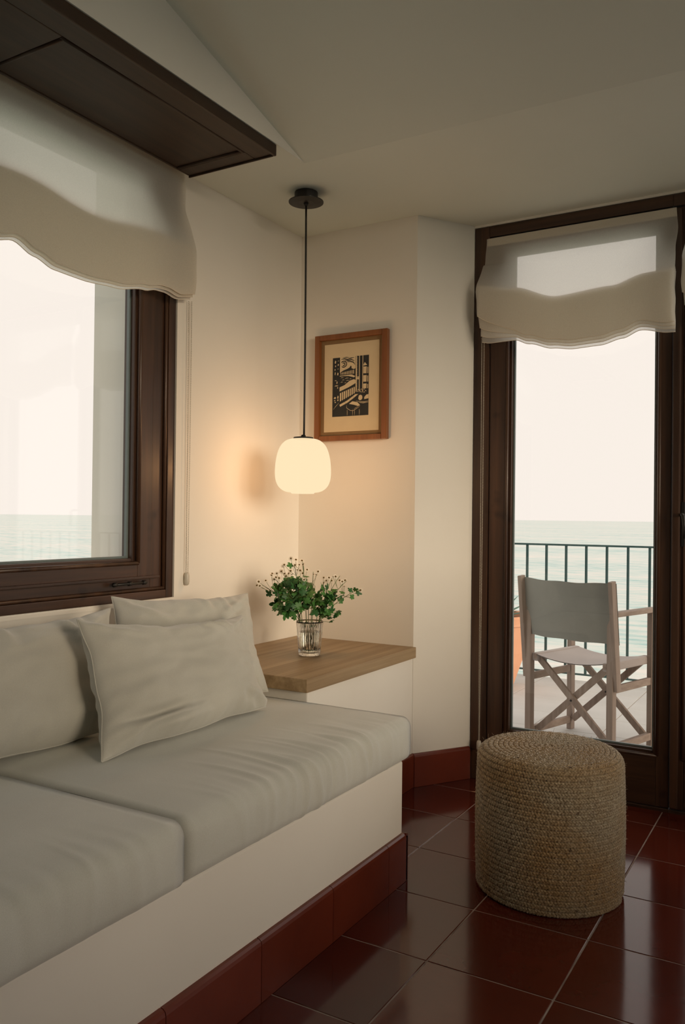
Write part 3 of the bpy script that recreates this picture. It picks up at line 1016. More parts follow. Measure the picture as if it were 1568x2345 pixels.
def seat_cushion(name, label, y0, y1, x0, x1, z0, z1, seed, ridges, crown=0.014, r=0.030):
    m = MB()
    W, H = x1 - x0, z1 - z0
    rnd = random.Random(seed)
    # cross-section outline (x,z), clockwise from the lower back; radius r
    def outline(e):
        pts = []
        rr = max(r - e * 0.3, 0.012)
        xa, xb, za, zb = x0 + e, x1 - e, z0 + e * 0.6, z1 - e * 0.6
        def seg(ax, az, bx, bz, n):
            for k in range(n):
                t = k / n
                pts.append((ax + (bx - ax) * t, az + (bz - az) * t))
        def arc(cx, cz, a0, n):
            for k in range(n):
                a = a0 - (pi / 2) * k / n
                pts.append((cx + rr * cos(a), cz + rr * sin(a)))
        seg(xa, za + rr, xa, zb - rr, 6)
        arc(xa + rr, zb - rr, pi, 6)
        seg(xa + rr, zb, xb - rr, zb, 46)
        arc(xb - rr, zb - rr, pi / 2, 10)
        seg(xb, zb - rr, xb, za + rr, 20)
        arc(xb - rr, za + rr, 0, 6)
        seg(xb - rr, za, xa + rr, za, 8)
        arc(xa + rr, za + rr, -pi / 2, 4)
        return pts
    base = outline(0)
    npf = len(base)
    # distance along the outline, 0 at the front top edge
    cum = [0]
    for k in range(1, npf):
        cum.append(cum[-1] + math.dist(base[k - 1], base[k]))
    k0 = min(range(npf), key=lambda k: math.dist(base[k], (x1 - r * 0.3, z1 - r * 0.3)))
    N = 150
    ys, es = [], []
    er = 0.026
    for k in range(7):
        a = pi / 2 * k / 6
        ys.append(y0 + er * (1 - sin(a)) if False else y0 + er * (1 - cos(pi / 2 - a)))
        es.append(er * (1 - sin(a)))
    for k in range(1, N):
        ys.append(y0 + er + (y1 - y0 - 2 * er) * k / N)
        es.append(0)
    for k in range(7):
        a = pi / 2 * (6 - k) / 6
        ys.append(y1 - er * (1 - cos(pi / 2 - a)))
        es.append(er * (1 - sin(a)))
    vs = []
    for y, e in zip(ys, es):
        o = outline(e)
        ty = (y - y0) / (y1 - y0)
        for k, (x, z) in enumerate(o):
            tx = (x - x0) / W
            tz = (z - z0) / H
            dz = dx = 0
            if tz > 0.5:
                cr = (1 - (2 * tx - 1) ** 4) * (1 - (2 * ty - 1) ** 6)
                dz += crown * cr * (tz - 0.5) * 2
            bulge = (1 - (2 * tz - 1) ** 2) * (1 - (2 * ty - 1) ** 8)
            if tx > 0.9:
                dx += 0.010 * bulge
            s = cum[k] - cum[k0]
            w = 0
            if -0.5 < s < 0.14:
                for (yc, wd, am, drift, sa, sb) in ridges:
                    c = yc + drift * s + 0.35 * min(0, s) ** 2 * (1 if drift >= 0 else -1)
                    q = (y - c) / wd
                    if abs(q) < 3:
                        env = 1 / (1 + exp(-(s - sa) / 0.03)) / (1 + exp((s - sb) / 0.025))
                        w += am * exp(-q * q) * env
                w += 0.002 * noise.noise(Vector((x * 7, y * 9, z * 7 + seed)))
            if tz > 0.55:
                dz += w * min(1, (tz - 0.55) * 3) * (0.8 if tx < 0.95 else 0.6)
            if tx > 0.93:
                dx += w
            vs.append((x + dx, y, z + dz))
    n = npf
    m.v = vs
    for j in range(len(ys) - 1):
        for k in range(n):
            m.f.append((j * n + k, (j + 1) * n + k, (j + 1) * n + (k + 1) % n, j * n + (k + 1) % n))
    m.f.append(tuple(range(n)))
    m.f.append(tuple(reversed(range((len(ys) - 1) * n, len(ys) * n))))
    o = m.build(name, M['sofa'], smooth=True)
    tag(o, label, 'cushion', 'seat cushions on the bench')
    bm = bmesh.new()
    bm.from_mesh(o.data)
    bmesh.ops.recalc_face_normals(bm, faces=bm.faces)
    bm.to_mesh(o.data)
    bm.free()
    return o


rnd = random.Random(5)
rid = []
for k in range(26):
    yc = 1.36 + 0.78 * (k + rnd.uniform(-0.3, 0.3)) / 26
    mid = exp(-((yc - 1.72) / 0.26) ** 2)
    rid.append((yc, rnd.uniform(0.007, 0.015), (0.0018 + 0.0080 * mid) * rnd.uniform(0.5, 1.25) * rnd.choice((1, 1, 1, -0.7)), rnd.uniform(-0.10, 0.35), -0.06 - 0.22 * mid * rnd.random(), 0.05 + 0.06 * rnd.random()))
seat_cushion('seat_cushion', 'oatmeal linen seat cushion next to the oak corner table', 1.206, 2.190, XW + 0.006, -1.046, SEAT_Z + 0.001, 0.472, 21, rid)
rid2 = []
for k in range(22):
    yc = 0.15 + 1.0 * (k + rnd.uniform(-0.3, 0.3)) / 22
    rid2.append((yc, rnd.uniform(0.008, 0.018), 0.0036 * rnd.uniform(0.3, 1.1) * rnd.choice((1, 1, -0.7)), rnd.uniform(-0.1, 0.2), -0.05 - 0.05 * rnd.random(), 0.05 + 0.06 * rnd.random()))
seat_cushion('seat_cushion', 'oatmeal linen seat cushion nearest the viewer on the bench', 0.21, 1.200, XW + 0.006, -1.040, SEAT_Z + 0.001, 0.475, 33, rid2)


def pillow(name, label, BL, BR, TR, TL, T, seed, floor_z, wr=None, group='loose cushions on the bench', pinch=0.06, nu=84, nv=64):
    """stuffed cushion through four corners, viewed from the +normal side; T = half thickness"""
    BL, BR, TR, TL = map(Vector, (BL, BR, TR, TL))
    nrm = ((BR - BL).cross(TL - BL)).normalized()
    cen = (BL + BR + TR + TL) / 4
    wr = wr or []

    def pos(u, v, side):
        # u,v in -1..1 ; edges drawn in between the corners
        pu = u * (1 - pinch * (1 - v * v) * abs(u) ** 3)
        pv = v * (1 - pinch * (2.6 if v > 0 else 0.7) * (1 - u * u) * abs(v) ** 3)
        s, t = (pu + 1) / 2, (pv + 1) / 2
        p = BL * (1 - s) * (1 - t) + BR * s * (1 - t) + TR * s * t + TL * (1 - s) * t
        f = max(0, (1 - abs(u) ** 2.8)) ** 0.52 * max(0, (1 - abs(v) ** 2.8)) ** 0.52
        f *= 1.0 - 0.12 * v
        h = T * f
        # soft dents plus creases pulling from corners and edges
        h += f ** 0.5 * 0.017 * noise.noise(Vector((u * 1.8, v * 1.8, seed + side * 9)))
        h += f ** 0.4 * 0.0055 * noise.noise(Vector((u * 6, v * 6, seed + 3 + side * 9)))
        for (cu, cv, ang, ln, wd, am) in wr:
            du, dv = u - cu, v - cv
            a = du * cos(ang) + dv * sin(ang)
            bq = -du * sin(ang) + dv * cos(ang)
            if -0.1 < a < ln:
                e = sin(pi * min(1, max(0, (a + 0.1) / (ln + 0.1)))) ** 0.8
                h += 1.5 * am * e * (exp(-(bq / wd) ** 2) - 0.7 * exp(-((bq - 1.7 * wd) / wd) ** 2)) * min(1, f * 5)
        pk = noise.noise(Vector((u * 9, seed, v * 0.8))) * exp(-(1 - abs(v)) / 0.22) + noise.noise(Vector((v * 7, seed + 5, u * 0.8))) * exp(-(1 - abs(u)) / 0.15)
        h += 0.011 * pk * min(1, f * 2.2)
        p = p + (TL - BL).normalized() * 0.010 * noise.noise(Vector((u * 2.3 + seed, v * 2.3, 1.5))) + (BR - BL).normalized() * 0.008 * noise.noise(Vector((u * 2.3, v * 2.3 + seed, 4.5)))
        q = p + nrm * h * side
        if floor_z is not None and q.z < floor_z:
            q.z = floor_z + 0.0006 * side
        return q
    m = MB()
    for side in (1, -1):
        m.grid(lambda a, c: tuple(pos(sin((a - 0.5) * pi) * 0.55 + (2 * a - 1) * 0.45, (sin((c - 0.5) * pi) * 0.55 + (2 * c - 1) * 0.45) * 1.0, side)), nu, nv)
    o = m.build(name, M['pillow'], smooth=True, merge=True)
    bm = bmesh.new()
    bm.from_mesh(o.data)
    bmesh.ops.recalc_face_normals(bm, faces=bm.faces)
    bm.to_mesh(o.data)
    bm.free()
    for p in o.data.polygons:
        p.use_smooth = True
    tag(o, label, 'cushion', group)
    # edge seam
    loop = []
    for k in range(60):
        loop.append(pos(-1 + 2 * k / 60, -1, 1))
    for k in range(50):
        loop.append(pos(1, -1 + 2 * k / 50, 1))
    for k in range(60):
        loop.append(pos(1 - 2 * k / 60, 1, 1))
    for k in range(51):
        loop.append(pos(-1, 1 - 2 * k / 50, 1))
    sm = MB().tube(loop, 0.0016, 6, False)
    sm.build('edge_seam', M['pillow'], o, smooth=True)
    return o


ST = 0.4885
pillow('back_cushion', 'large beige back cushion at the left edge leaning under the window', (-1.615, 0.98, ST + 0.002), (-1.60, 1.52, ST + 0.002), (-1.76, 1.705, 0.787), (-1.80, 0.98, 0.775), 0.095, 4, ST,
       [(-0.1, 1.0, -1.5, 0.7, 0.05, 0.007), (0.35, 1.0, -1.25, 0.8, 0.05, 0.008), (0.6, 1.0, -1.7, 0.5, 0.04, 0.006), (0.95, 0.9, -2.4, 0.8, 0.06, 0.006)])
pillow('back_cushion', 'beige back cushion standing in the corner behind the small pillow', (-1.72, 1.70, ST + 0.005), (-1.505, 2.125, 0.505), (-1.655, 2.205, 0.800), (-1.855, 1.80, 0.803), 0.080, 14, ST,
       [(0.1, 1.0, -1.2, 0.6, 0.05, 0.006), (0.45, 1.0, -1.4, 0.7, 0.05, 0.007), (0.9, 0.9, -2.3, 0.9, 0.06, 0.006), (-0.9, 0.9, -0.8, 0.8, 0.06, 0.006)])
pillow('throw_pillow', 'small beige lumbar pillow in front of the two back cushions', (-1.425, 1.355, ST - 0.001), (-1.415, 1.985, ST + 0.002), (-1.525, 2.005, 0.757), (-1.575, 1.415, 0.797), 0.082, 27, ST - 0.001,
       [(-0.9, -0.72, 0.05, 0.95, 0.075, 0.014), (-0.85, -0.88, 0.45, 0.8, 0.07, 0.010), (-0.55, -0.85, 0.10, 0.7, 0.06, 0.007), (0.15, 0.95, -0.95, 0.55, 0.045, 0.008), (0.30, 0.98, -1.0, 0.6, 0.045, 0.008),
        (0.48, 0.98, -1.25, 0.5, 0.04, 0.006), (0.0, 0.98, -1.1, 0.4, 0.04, 0.005), (0.95, -0.95, 2.25, 0.55, 0.06, 0.009), (0.75, -0.98, 1.9, 0.5, 0.05, 0.006), (0.93, 0.9, -2.5, 0.6, 0.05, 0.006), (-0.93, 0.92, -0.6, 0.6, 0.05, 0.006)], 'loose cushions on the bench', 0.085)

# ------------------------------------------------------------------ jute pouf
def jute_mat():
    m, n, l, b = new_mat('braided_jute')
    v = coords(n, l)
    f = noise_node(n, l, v, 150, 5, 0.75)
    c1 = ramp(n, l, f, [(0.30, (0.11, 0.075, 0.04)), (0.48, (0.31, 0.245, 0.155)), (0.70, (0.56, 0.49, 0.37))])
    g = noise_node(n, l, v, 5.5, 3)
    c2 = ramp(n, l, g, [(0.40, (1, 1, 1)), (0.68, (0.95, 0.72, 0.42))])
    mx = n.new('ShaderNodeMix')
    mx.data_type = 'RGBA'
    mx.blend_type = 'MULTIPLY'
    mx.inputs[0].default_value = 1.0
    l.new(c1, mx.inputs[6])
    l.new(c2, mx.inputs[7])
    s = noise_node(n, l, v, 60, 2)
    sr = ramp(n, l, s, [(0.68, (1, 1, 1)), (0.73, (0.2, 0.12, 0.07))])
    m2 = n.new('ShaderNodeMix')
    m2.data_type = 'RGBA'
    m2.blend_type = 'MULTIPLY'
    m2.inputs[0].default_value = 0.85
    l.new(mx.outputs[2], m2.inputs[6])
    l.new(sr, m2.inputs[7])
    l.new(m2.outputs[2], b.inputs['Base Color'])
    b.inputs['Roughness'].default_value = 0.55
    b.inputs['Specular IOR Level'].default_value = 0.5
    b.inputs['Sheen Weight'].default_value = 0.7
    b.inputs['Sheen Roughness'].default_value = 0.35
    b.inputs['Sheen Tint'].default_value = (1.0, 0.95, 0.85, 1)
    bump(n, l, noise_node(n, l, v, 700, 3), b, 0.5, 0.001)
    return m


M['jute'] = jute_mat()
QX, QY = -0.691, 2.372
pf = thing('jute_pouf', 'round braided jute pouf standing on the red tiles before the door', 'pouf', (QX, QY, 0))
RO, HT, RC = 0.2005, 0.392, 0.030       # cord centre line radius, height, edge rounding
MB().lathe([(RO - 0.006, 0.0005), (RO - 0.003, 0.02), (RO - 0.003, HT - RC), (RO - RC * 0.5, HT - 0.010), (RO - RC, HT - 0.0045), (0.001, HT - 0.0045)], (QX, QY, 0), 64).build('core', M['jute'], pf)
PITCH_C = 0.0143
L1, L2, L3 = HT - RC - 0.006, RC * pi / 2, RO - RC - 0.004
LT = L1 + L2 + L3


def meridian(s):
    """(r, z, tangent_r, tangent_z, normal_r, normal_z)"""
    if s < L1:
        bul = 0.004 * sin(pi * s / L1)
        return RO + bul, 0.006 + s, 0, 1, 1, 0
    if s < L1 + L2:
        a = (s - L1) / RC
        return RO - RC + RC * cos(a), 0.006 + L1 + RC * sin(a), -sin(a), cos(a), cos(a), sin(a)
    q = s - L1 - L2
    return RO - RC - q, 0.006 + L1 + RC + 0.004 * (q / L3) ** 0.5, -1, 0, 0, 1


turns = LT / PITCH_C
LAM = 0.026
strands = [([], []) for _ in range(3)]
th, dist = 0.0, 0.0
rj = random.Random(2)
paths = [[], [], []]
while th < turns * 2 * pi:
    s = PITCH_C * th / (2 * pi)
    r, z, tr_, tz_, nr_, nz_ = meridian(min(s, LT))
    for q in range(3):
        ph = 2 * pi * dist / LAM + q * 2 * pi / 3
        la = 0.0043 * sin(ph)
        ra = 0.0024 * sin(2 * ph) + 0.0006 * noise.noise(Vector((th * 3, s * 60, q)))
        rr, zz = r + tr_ * la + nr_ * ra, z + tz_ * la + nz_ * ra
        zz = max(zz, 0.0042)
        paths[q].append((QX + rr * cos(-th), QY + rr * sin(-th), zz))
    ds = LAM / 7
    dist += ds
    th += ds / max(r, 0.006)
cord = MB()
for q in range(3):
    cord.tube(paths[q], 0.0044, 5)
cord.build('braided_cord', M['jute'], pf, smooth=True)
fz = MB()
for k in range(420):
    a = rj.uniform(0, 2 * pi)
    s = rj.uniform(0.02, LT * 0.95)
    r, z, tr_, tz_, nr_, nz_ = meridian(s)
    r += nr_ * 0.006
    z += nz_ * 0.006
    e = rj.uniform(0.004, 0.012)
    a2 = a + rj.uniform(-0.05, 0.05)
    z2 = z + nz_ * e + rj.uniform(-0.006, 0.006)
    r2_ = r + nr_ * e * 0.6
    fz.tube([(QX + r * cos(a), QY + r * sin(a), z), (QX + (r + r2_) / 2 * cos((a + a2) / 2 + 0.01), QY + (r + r2_) / 2 * sin((a + a2) / 2 + 0.01), (z + z2) / 2 + 0.001), (QX + r2_ * cos(a2), QY + r2_ * sin(a2), z2)], 0.00035, 3, False)
fzo = fz.build('loose_fibres', M['jute'], pf)
fzo['kind'] = 'stuff'

# ------------------------------------------------------------------ ribbed glass vase and bouquet
VX, VY, VZ = -1.636, 2.561, 0.547
m, n, l, pb = new_mat('clear_ribbed_glass')
pb.inputs['Base Color'].default_value = (0.97, 0.98, 0.975, 1)
pb.inputs['Roughness'].default_value = 0.02
pb.inputs['Transmission Weight'].default_value = 1.0
pb.inputs['IOR'].default_value = 1.45
M['vase'] = m
m, n, l, pb = new_mat('vase_water')
pb.inputs['Base Color'].default_value = (0.93, 0.96, 0.93, 1)
pb.inputs['Roughness'].default_value = 0.0
pb.inputs['Transmission Weight'].default_value = 1.0
pb.inputs['IOR'].default_value = 1.33
M['water'] = m
vs_ = thing('glass_vase', 'clear ribbed glass tumbler holding the flowers on the oak table', 'vase', (VX, VY, VZ))
rib = lambda q, i: (0.018 * cos(36 * q) if 1 <= i <= 7 else 0)
prof_o = [(0.036, 0.0), (0.0385, 0.002), (0.0392, 0.010), (0.041, 0.03), (0.043, 0.055), (0.0452, 0.08), (0.047, 0.102), (0.0485, 0.118), (0.0490, 0.124)]
prof_i = [(0.0476, 0.124), (0.0468, 0.118), (0.0452, 0.10), (0.0434, 0.08), (0.0411, 0.055), (0.0391, 0.03), (0.0374, 0.014), (0.030, 0.010)]
MB().lathe(prof_o + prof_i, (VX, VY, VZ + 0.0004), 216, True, True, rib).build('ribbed_glass', M['vase'], vs_, smooth=True)
MB().lathe([(0.030, 0.0106), (0.0366, 0.0146), (0.0384, 0.03), (0.0404, 0.055), (0.0425, 0.078), (0.0432, 0.086)], (VX, VY, VZ), 48).build('water', M['water'], vs_, smooth=False)

bq = thing('bouquet', 'bunch of small white daisies with lobed green leaves in the tumbler', 'flowers', (VX, VY, VZ + 0.013))
RT = Vector((cos(YAW), sin(YAW), 0))
FW = Vector((-sin(YAW), cos(YAW), 0))
PXM = 0.00162


def bqp(px, py, depth=0.0):
    """place by offsets measured beside the vase: sideways, up and towards the wall"""
    return Vector((VX, VY, VZ + 0.124)) + RT * ((px - 708) * PXM) + Vector((0, 0, (1422 - py) * PXM)) + FW * depth


rb = random.Random(12)


def leaf_mesh(name, mat, seed):
    r_ = random.Random(seed)
    pts = []
    N_ = 33
    for k in range(N_):
        a = -2.55 + 5.1 * k / (N_ - 1)
        big = 0.62 + 0.30 * cos(a * 0.62)
        lob = 0.50 + 0.50 * abs(cos(a * 2.45)) ** 0.75
        q = big * lob * r_.uniform(0.93, 1.06)
        pts.append((sin(a) * q * 0.60, cos(a) * q * 0.72 + 0.30))
    vs = [(0, 0, 0), (0, 0.45, 0.03)] + [(x, y, -0.18 * x * x * 2 - 0.12 * max(0, y - 0.4) ** 2 * 2 + r_.uniform(-0.04, 0.04)) for x, y in pts]
    fs = []
    nn = len(pts)
    for k in range(nn - 1):
        fs.append((1, 3 + k, 2 + k))
    fs += [(0, 1, 2), (0, 2 + nn - 1, 1)]
    me = bpy.data.meshes.new(name)
    me.from_pydata(vs, [], fs)
    me.update()
    for p in me.polygons:
        p.use_smooth = True
    me.materials.append(mat)
    return me


LEAF = [leaf_mesh('leaf', M['leafA'], 1), leaf_mesh('leaf', M['leafB'], 2), leaf_mesh('leaf', M['leafA'], 3), leaf_mesh('leaf', M['leafB'], 4)]
pm = MB()
for k in range(13):
    a = 2 * pi * k / 13
    d1, d2 = a - 0.19, a + 0.19
    pm.add([(0.0018 * cos(a), 0.0018 * sin(a), 0), (0.0046 * cos(d1), 0.0046 * sin(d1), 0.0006), (0.0064 * cos(a - 0.1), 0.0064 * sin(a - 0.1), 0.0), (0.0064 * cos(a + 0.1), 0.0064 * sin(a + 0.1), 0.0), (0.0046 * cos(d2), 0.0046 * sin(d2), 0.0006)], [(0, 1, 2, 3, 4)])
PET = bpy.data.meshes.new('petals')
PET.from_pydata(pm.v, [], pm.f)
PET.materials.append(M['petal'])
cm = MB().lathe([(0.0025, 0.0), (0.0026, 0.0008), (0.0021, 0.0017), (0.001, 0.0022)], (0, 0, 0), 10)
CEN = bpy.data.meshes.new('flower_centre')
CEN.from_pydata(cm.v, [], cm.f)
CEN.materials.append(M['pollen'])


def rot_to(direction, spin):
    return Vector((0, 0, 1)).rotation_difference(direction.normalized()) @ Matrix.Rotation(spin, 3, 'Z').to_quaternion()


def add_flower(p, facing):
    q = rot_to(facing, rb.uniform(0, 6))
    sc_ = rb.uniform(1.15, 1.5)
    f = share(PET, 'flower', bq, p, q, sc_)
    c = bpy.data.objects.new('flower_centre', CEN)
    COL.objects.link(c)
    c.parent = f


def add_leaf(p, out, size):
    nrm = (Vector((rb.gauss(0, 0.5), rb.gauss(0, 0.5), rb.gauss(0.35, 0.4))) - FW * 0.55).normalized()
    y = (out - nrm * out.dot(nrm)).normalized()
    x = y.cross(nrm)
    q = Matrix((x, y, nrm)).transposed().to_quaternion()
    share(rb.choice(LEAF), 'leaf', bq, p, q, size * rb.uniform(0.85, 1.15))
    near = min((w for st_ in stems for w in st_[4:]), key=lambda w: (w - p).length + max(0, w.z - p.z) * 1.5)
    if (near - p).length > 0.004:
        MB().tube(bez(near, (near + p) / 2 + Vector((0, 0, 0.006)), p, 4), 0.0007, 4).build('petiole', M['stem'], bq)


def bez(a, c, d, n):
    return [a * (1 - t) ** 2 + c * 2 * t * (1 - t) + d * t * t for t in [k / (n - 1) for k in range(n)]]


# main stems: tip positions around the bunch
tips = [(648, 1318, 0.00), (672, 1292, -0.03), (690, 1286, 0.02), (690, 1300, 0.05), (628, 1326, -0.02), (600, 1342, 0.0), (714, 1312, 0.03), (740, 1330, 0.0), (758, 1322, -0.03), (775, 1320, 0.02), (790, 1332, 0.03),
        (812, 1352, 0.0), (770, 1362, -0.05), (655, 1345, -0.06), (720, 1340, -0.06), (700, 1330, 0.07)]
stems = []
for k, (px, py, dp) in enumerate(tips):
    a0 = rb.uniform(0, 2 * pi)
    base = Vector((VX + 0.022 * cos(a0), VY + 0.022 * sin(a0), VZ + 0.013 + rb.uniform(0.0, 0.012)))
    tip = bqp(px, py, dp)
    lean = (tip - Vector((VX, VY, tip.z)))
    rim = Vector((VX, VY, VZ + 0.118)) + Vector((lean.x, lean.y, 0)).normalized() * min(0.034, lean.length * 0.45)
    path = bez(base, Vector((VX - 0.3 * (base.x - VX), VY - 0.3 * (base.y - VY), VZ + 0.06)), rim, 6)[:-1] + bez(rim, rim + Vector((lean.x * 0.25, lean.y * 0.25, (tip.z - rim.z) * 0.62)), tip, 9)
    MB().tube(path, [0.0017 - 0.0008 * i / (len(path) - 1) for i in range(len(path))], 5).build('stem', M['stem'], bq, smooth=True)
    stems.append(path)
# flowers on thin pedicels
fl = [(651, 1294), (664, 1281), (676, 1283), (690, 1285), (684, 1295), (693, 1295), (680, 1306), (688, 1306), (645, 1300), (645, 1308), (634, 1314), (640, 1312), (662, 1311), (647, 1316), (657, 1317), (623, 1315), (618, 1323), (630, 1325),
      (637, 1327), (626, 1330), (607, 1332), (592, 1336), (586, 1346), (596, 1343), (689, 1318), (694, 1326), (715, 1316), (725, 1311), (721, 1319), (737, 1324), (752, 1323), (758, 1323), (765, 1322), (755, 1332), (738, 1335),
      (774, 1328), (786, 1332), (780, 1333), (785, 1343), (822, 1352), (627, 1343), (652, 1322), (672, 1298), (668, 1318), (700, 1308), (746, 1328)]
for px, py in fl:
    dp = rb.uniform(-0.05, 0.05)
    p = bqp(px + rb.uniform(-1.5, 1.5), py + rb.uniform(-1.5, 1.5), dp)
    near = min((q for st_ in stems for q in st_[8:12]), key=lambda q: (q - p - Vector((0, 0, -0.04))).length)
    mid = (near + p) / 2 + Vector((rb.uniform(-0.006, 0.006), rb.uniform(-0.006, 0.006), -0.006))
    MB().tube(bez(near, mid, p, 5), 0.0006, 4).build('pedicel', M['stem'], bq)
    add_flower(p, Vector((rb.gauss(0, 0.35), rb.gauss(0, 0.35), 0.55)) - FW * 0.75)
# leaves along the stems and in the dense middle
spots = []
for k in range(125):
    a = rb.uniform(0, 2 * pi)
    q = sqrt(rb.random())
    spots.append((672 + 42 * q * cos(a), 1368 + 36 * q * sin(a), rb.uniform(-0.06, 0.06), rb.uniform(0.024, 0.040)))
for k in range(62):
    a = rb.uniform(0, 2 * pi)
    q = sqrt(rb.random())
    spots.append((742 + 30 * q * cos(a), 1385 + 34 * q * sin(a), rb.uniform(-0.05, 0.05), rb.uniform(0.020, 0.036)))
for px, py in [(796, 1352), (806, 1352), (800, 1368), (786, 1356), (812, 1356), (640, 1402), (636, 1395), (655, 1410), (632, 1370), (618, 1368), (770, 1400), (778, 1382), (762, 1412), (752, 1425), (676, 1418), (650, 1300 + 55), (700, 1345), (712, 1336), (705, 1322), (668, 1295), (676, 1330),
               (660, 1340), (626, 1350), (735, 1352), (745, 1350), (700, 1430), (716, 1436), (724, 1428), (694, 1438)]:
    spots.append((px, py, rb.uniform(-0.04, 0.04) if py < 1424 else rb.uniform(-0.015, 0.015), rb.uniform(0.020, 0.032)))
for px, py, dp, sz in spots:
    p = bqp(px, py, dp)
    c = Vector((VX, VY, VZ + 0.10))
    out = (p - c).normalized() * 0.7 + Vector((rb.gauss(0, 0.5), rb.gauss(0, 0.5), rb.gauss(-0.25, 0.45)))
    if p.z < VZ + 0.13 and (Vector((p.x - VX, p.y - VY)).length < 0.06):
        v2 = Vector((p.x - VX, p.y - VY, 0))
        if v2.length > 0.02:
            v2 = v2.normalized() * 0.02
        p = Vector((VX + v2.x, VY + v2.y, p.z))
        sz *= 0.6
        out = Vector((0, 0, 1))
    add_leaf(p, out, sz)

# ------------------------------------------------------------------ terrace, railing, chair, pot, sea
TZ, TE = -0.20, 6.56
ter = MB().box(-3.6, 5.6, 3.30, TE, TZ - 0.25, TZ - 0.003).box(XR + 0.25, 5.6, YR - 1.5, 3.30, TZ - 0.25, TZ - 0.003).build('terrace', M['tjoint'], origin=(0, 0, TZ))
tag(ter, 'pale pink tiled terrace outside the glass door', 'terrace', kind='structure')
tt = None
S = 0.40
for i in range(-6, 8):
    for j in range(8):
        cxx, cyy = -0.55 + i * S, TE - S / 2 - 0.01 - j * S
        if cyy - S / 2 < 3.31:
            continue
        if tt is None:
            hh = S / 2 - 0.003
            tt = MB().box(cxx - hh, cxx + hh, cyy - hh, cyy + hh, TZ - 0.012, TZ).build('paving_tile', M['ttile'], bevel=0.002, segs=1, origin=(cxx, cyy, TZ))
            tt.parent = ter
            tt.location = (cxx, cyy, 0)
        else:
            share(tt, 'paving_tile', ter, (cxx, cyy, TZ))

ry = 6.50
rl = thing('balcony_railing', 'dark green iron railing along the edge of the terrace', 'railing', (-0.8, ry, TZ))
rx0, rx1 = -2.089 - 0.156 * 9, 5.5
MB().box(rx0, rx1, ry - 0.018, ry + 0.018, 0.850, 0.864).build('top_rail', M['iron'], rl, bevel=0.002)
MB().box(rx0, rx1, ry - 0.012, ry + 0.012, -0.150, -0.138).build('bottom_rail', M['iron'], rl, bevel=0.002)
k = 0
while rx0 + 0.156 * k < rx1:
    x = rx0 + 0.156 * k
    post = (k % 9 == 0)
    MB().box(x - 0.0085, x + 0.0085, ry - 0.0085, ry + 0.0085, TZ if post else -0.139, 0.851).build('baluster', M['iron'], rl)
    k += 1

# director's chair, seen from behind
CF = Vector((-1.334, 5.009, TZ))
CU = Vector((0.954, -0.301, 0)).normalized()
CV = Vector((0.301, 0.954, 0)).normalized()
CZ = Vector((0, 0, 1))
CWd, CDp = 0.508, 0.42


def cp(u, v, z):
    return CF + CU * u + CV * v + CZ * z


ch = thing('director_chair', 'folding wooden director chair with grey canvas back facing the sea', 'chair', tuple(cp(CWd / 2, -CDp / 2, 0)))
T_ = M['teakz']
for sgn, u in ((-1, 0.0), (1, CWd)):
    MB().bar(cp(u, 0, 0.0), cp(u, 0, 0.742), CU, 0.030, 0.042).build('front_leg', T_, ch, bevel=0.003)
    MB().bar(cp(u, -CDp, 0.0), cp(u, -CDp, 0.742), CU, 0.036, 0.040).build('rear_leg', T_, ch, bevel=0.003)
    uo = u + sgn * 0.036 * 0.75
    MB().bar(cp(uo, -CDp + 0.012, 0.362), cp(uo - 0.0 * sgn, -CDp - 0.052, 0.936), CU, 0.024, 0.044).build('back_post', T_, ch, bevel=0.004)
    MB().bar(cp(u, -CDp - 0.02, 0.758), cp(u, 0.035, 0.758), CU, 0.050, 0.026).build('armrest', M['teaky'], ch, bevel=0.006)
    MB().bar(cp(u, -CDp + 0.019, 0.365), cp(u, -0.020, 0.365), CU, 0.020, 0.040).build('side_rail', M['teaky'], ch, bevel=0.003)
    MB().bar(cp(u, -CDp + 0.019, 0.060), cp(u, -0.020, 0.060), CU, 0.024, 0.040).build('foot_rail', M['teaky'], ch, bevel=0.003)
    ui = u - sgn * 0.038
    MB().bar(cp(ui, -CDp - 0.005, 0.482), cp(ui, 0.01, 0.482), CU, 0.022, 0.030).build('seat_rail', M['teaky'], ch, bevel=0.003)
for v in (-CDp + 0.03, -0.03):
    MB().bar(cp(0.040, v, 0.475), cp(CWd - 0.025, v, 0.065), CV, 0.018, 0.036).build('cross_leg', T_, ch, bevel=0.003)
    MB().bar(cp(CWd - 0.040, v + 0.019, 0.475), cp(0.025, v + 0.019, 0.065), CV, 0.018, 0.036).build('cross_leg', T_, ch, bevel=0.003)
    MB().tube([cp(CWd / 2, v - 0.012, 0.266), cp(CWd / 2, v + 0.032, 0.266)], 0.006, 10).build('pivot_bolt', M['black'], ch)


def seat_fn(top):
    def fn(a, c):
        u = 0.020 + (CWd - 0.04) * a
        v = -CDp - 0.004 + (CDp + 0.018) * c
        sag = 0.030 * (1 - (2 * a - 1) ** 2)
        e = 0.012 * max(0, abs(2 * a - 1) - 0.9) * 10
        return tuple(cp(u, v, 0.502 - sag - e * 0.3 - (0 if top else 0.004)))
    return fn


sm = MB().grid(seat_fn(True), 24, 10).grid(seat_fn(False), 24, 10)
sc = sm.build('canvas_seat', M['seatcanvas'], ch, smooth=True)
for sgn, u in ((-1, 0.0), (1, CWd)):
    uu = u - sgn * 0.033
    MB().bar(cp(uu, -CDp - 0.003, 0.478), cp(uu, 0.014, 0.478), CU, 0.040, 0.046).build('seat_sleeve', M['seatcanvas'], sc, bevel=0.010)


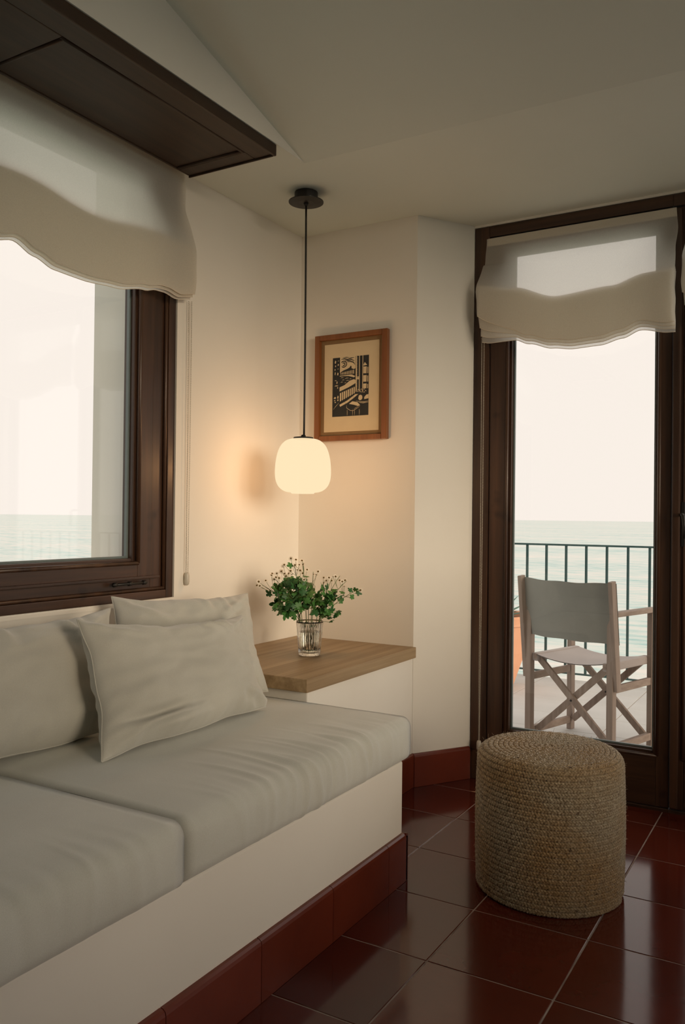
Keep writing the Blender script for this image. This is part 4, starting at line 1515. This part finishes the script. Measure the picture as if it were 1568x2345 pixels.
def back_fn(off):
    def fn(a, c):
        z = 0.605 + 0.322 * c
        t = (z - 0.362) / (0.936 - 0.362)
        v = -CDp + 0.012 - 0.064 * t
        u = -0.040 + (CWd + 0.08) * a
        bow = 0.045 * (1 - (2 * a - 1) ** 2)
        dz = -0.008 * (1 - (2 * a - 1) ** 2) * (1 if c > 0.5 else 0.2)
        return tuple(cp(u, v + 0.020 - bow * 0.9 + off, z + dz + 0.002 * sin(a * 17)))
    return fn


MB().grid(back_fn(0.0), 24, 10).grid(back_fn(0.004), 24, 10).build('canvas_back', M['canvas'], ch, smooth=True)

# potted agave beside the chair
GX, GY = -2.175, 5.98
pot = thing('potted_agave', 'terracotta pot with a spiky agave at the left of the terrace chair', 'plant', (GX, GY, TZ))
MB().lathe([(0.135, 0.0), (0.150, 0.02), (0.235, 0.27), (0.268, 0.465), (0.284, 0.475), (0.287, 0.53), (0.277, 0.545), (0.250, 0.540), (0.243, 0.50)], (GX, GY, TZ), 40, True, False).build('pot', M['terra'], pot, smooth=False)
MB().lathe([(0.001, 0.0), (0.2435, 0.0)], (GX, GY, TZ + 0.502), 40, False, False).build('soil', M['soil'], pot)
rg = random.Random(8)
for k in range(17):
    a = 2 * pi * k / 17 * 1.0 + rg.uniform(-0.15, 0.15)
    el = rg.uniform(0.35, 1.25)
    L = rg.uniform(0.26, 0.36)
    base = Vector((GX + 0.03 * cos(a), GY + 0.03 * sin(a), TZ + 0.50))
    dr_ = Vector((cos(a) * cos(el), sin(a) * cos(el), sin(el)))
    sd_ = Vector((-sin(a), cos(a), 0))
    upn = sd_.cross(dr_)
    lf = MB()
    nS = 7
    vs = []
    for i in range(nS):
        t = i / (nS - 1)
        w = 0.018 * (1 - t) ** 0.6 * (0.6 + 1.2 * t * (1 - t) * 2) + 0.0006
        c = base + dr_ * L * t - Vector((0, 0, 0.06 * t * t * cos(el)))
        vs += [c - sd_ * w + upn * w * 0.3, c + upn * -w * 0.25, c + sd_ * w + upn * w * 0.3, c + upn * w * 0.1]
    fs = []
    for i in range(nS - 1):
        for q in range(4):
            fs.append((i * 4 + q, i * 4 + (q + 1) % 4, (i + 1) * 4 + (q + 1) % 4, (i + 1) * 4 + q))
    lf.add(vs, fs)
    lf.build('leaf', M['agave'], pot, smooth=True)

sea = MB().add([(-30000, -30000, -14), (30000, -30000, -14), (30000, 30000, -14), (-30000, 30000, -14)], [(0, 1, 2, 3)]).build('sea', M['sea'], origin=(0, 0, -14))
tag(sea, 'calm pale teal sea reaching to the horizon beyond the terrace', 'sea', kind='stuff')
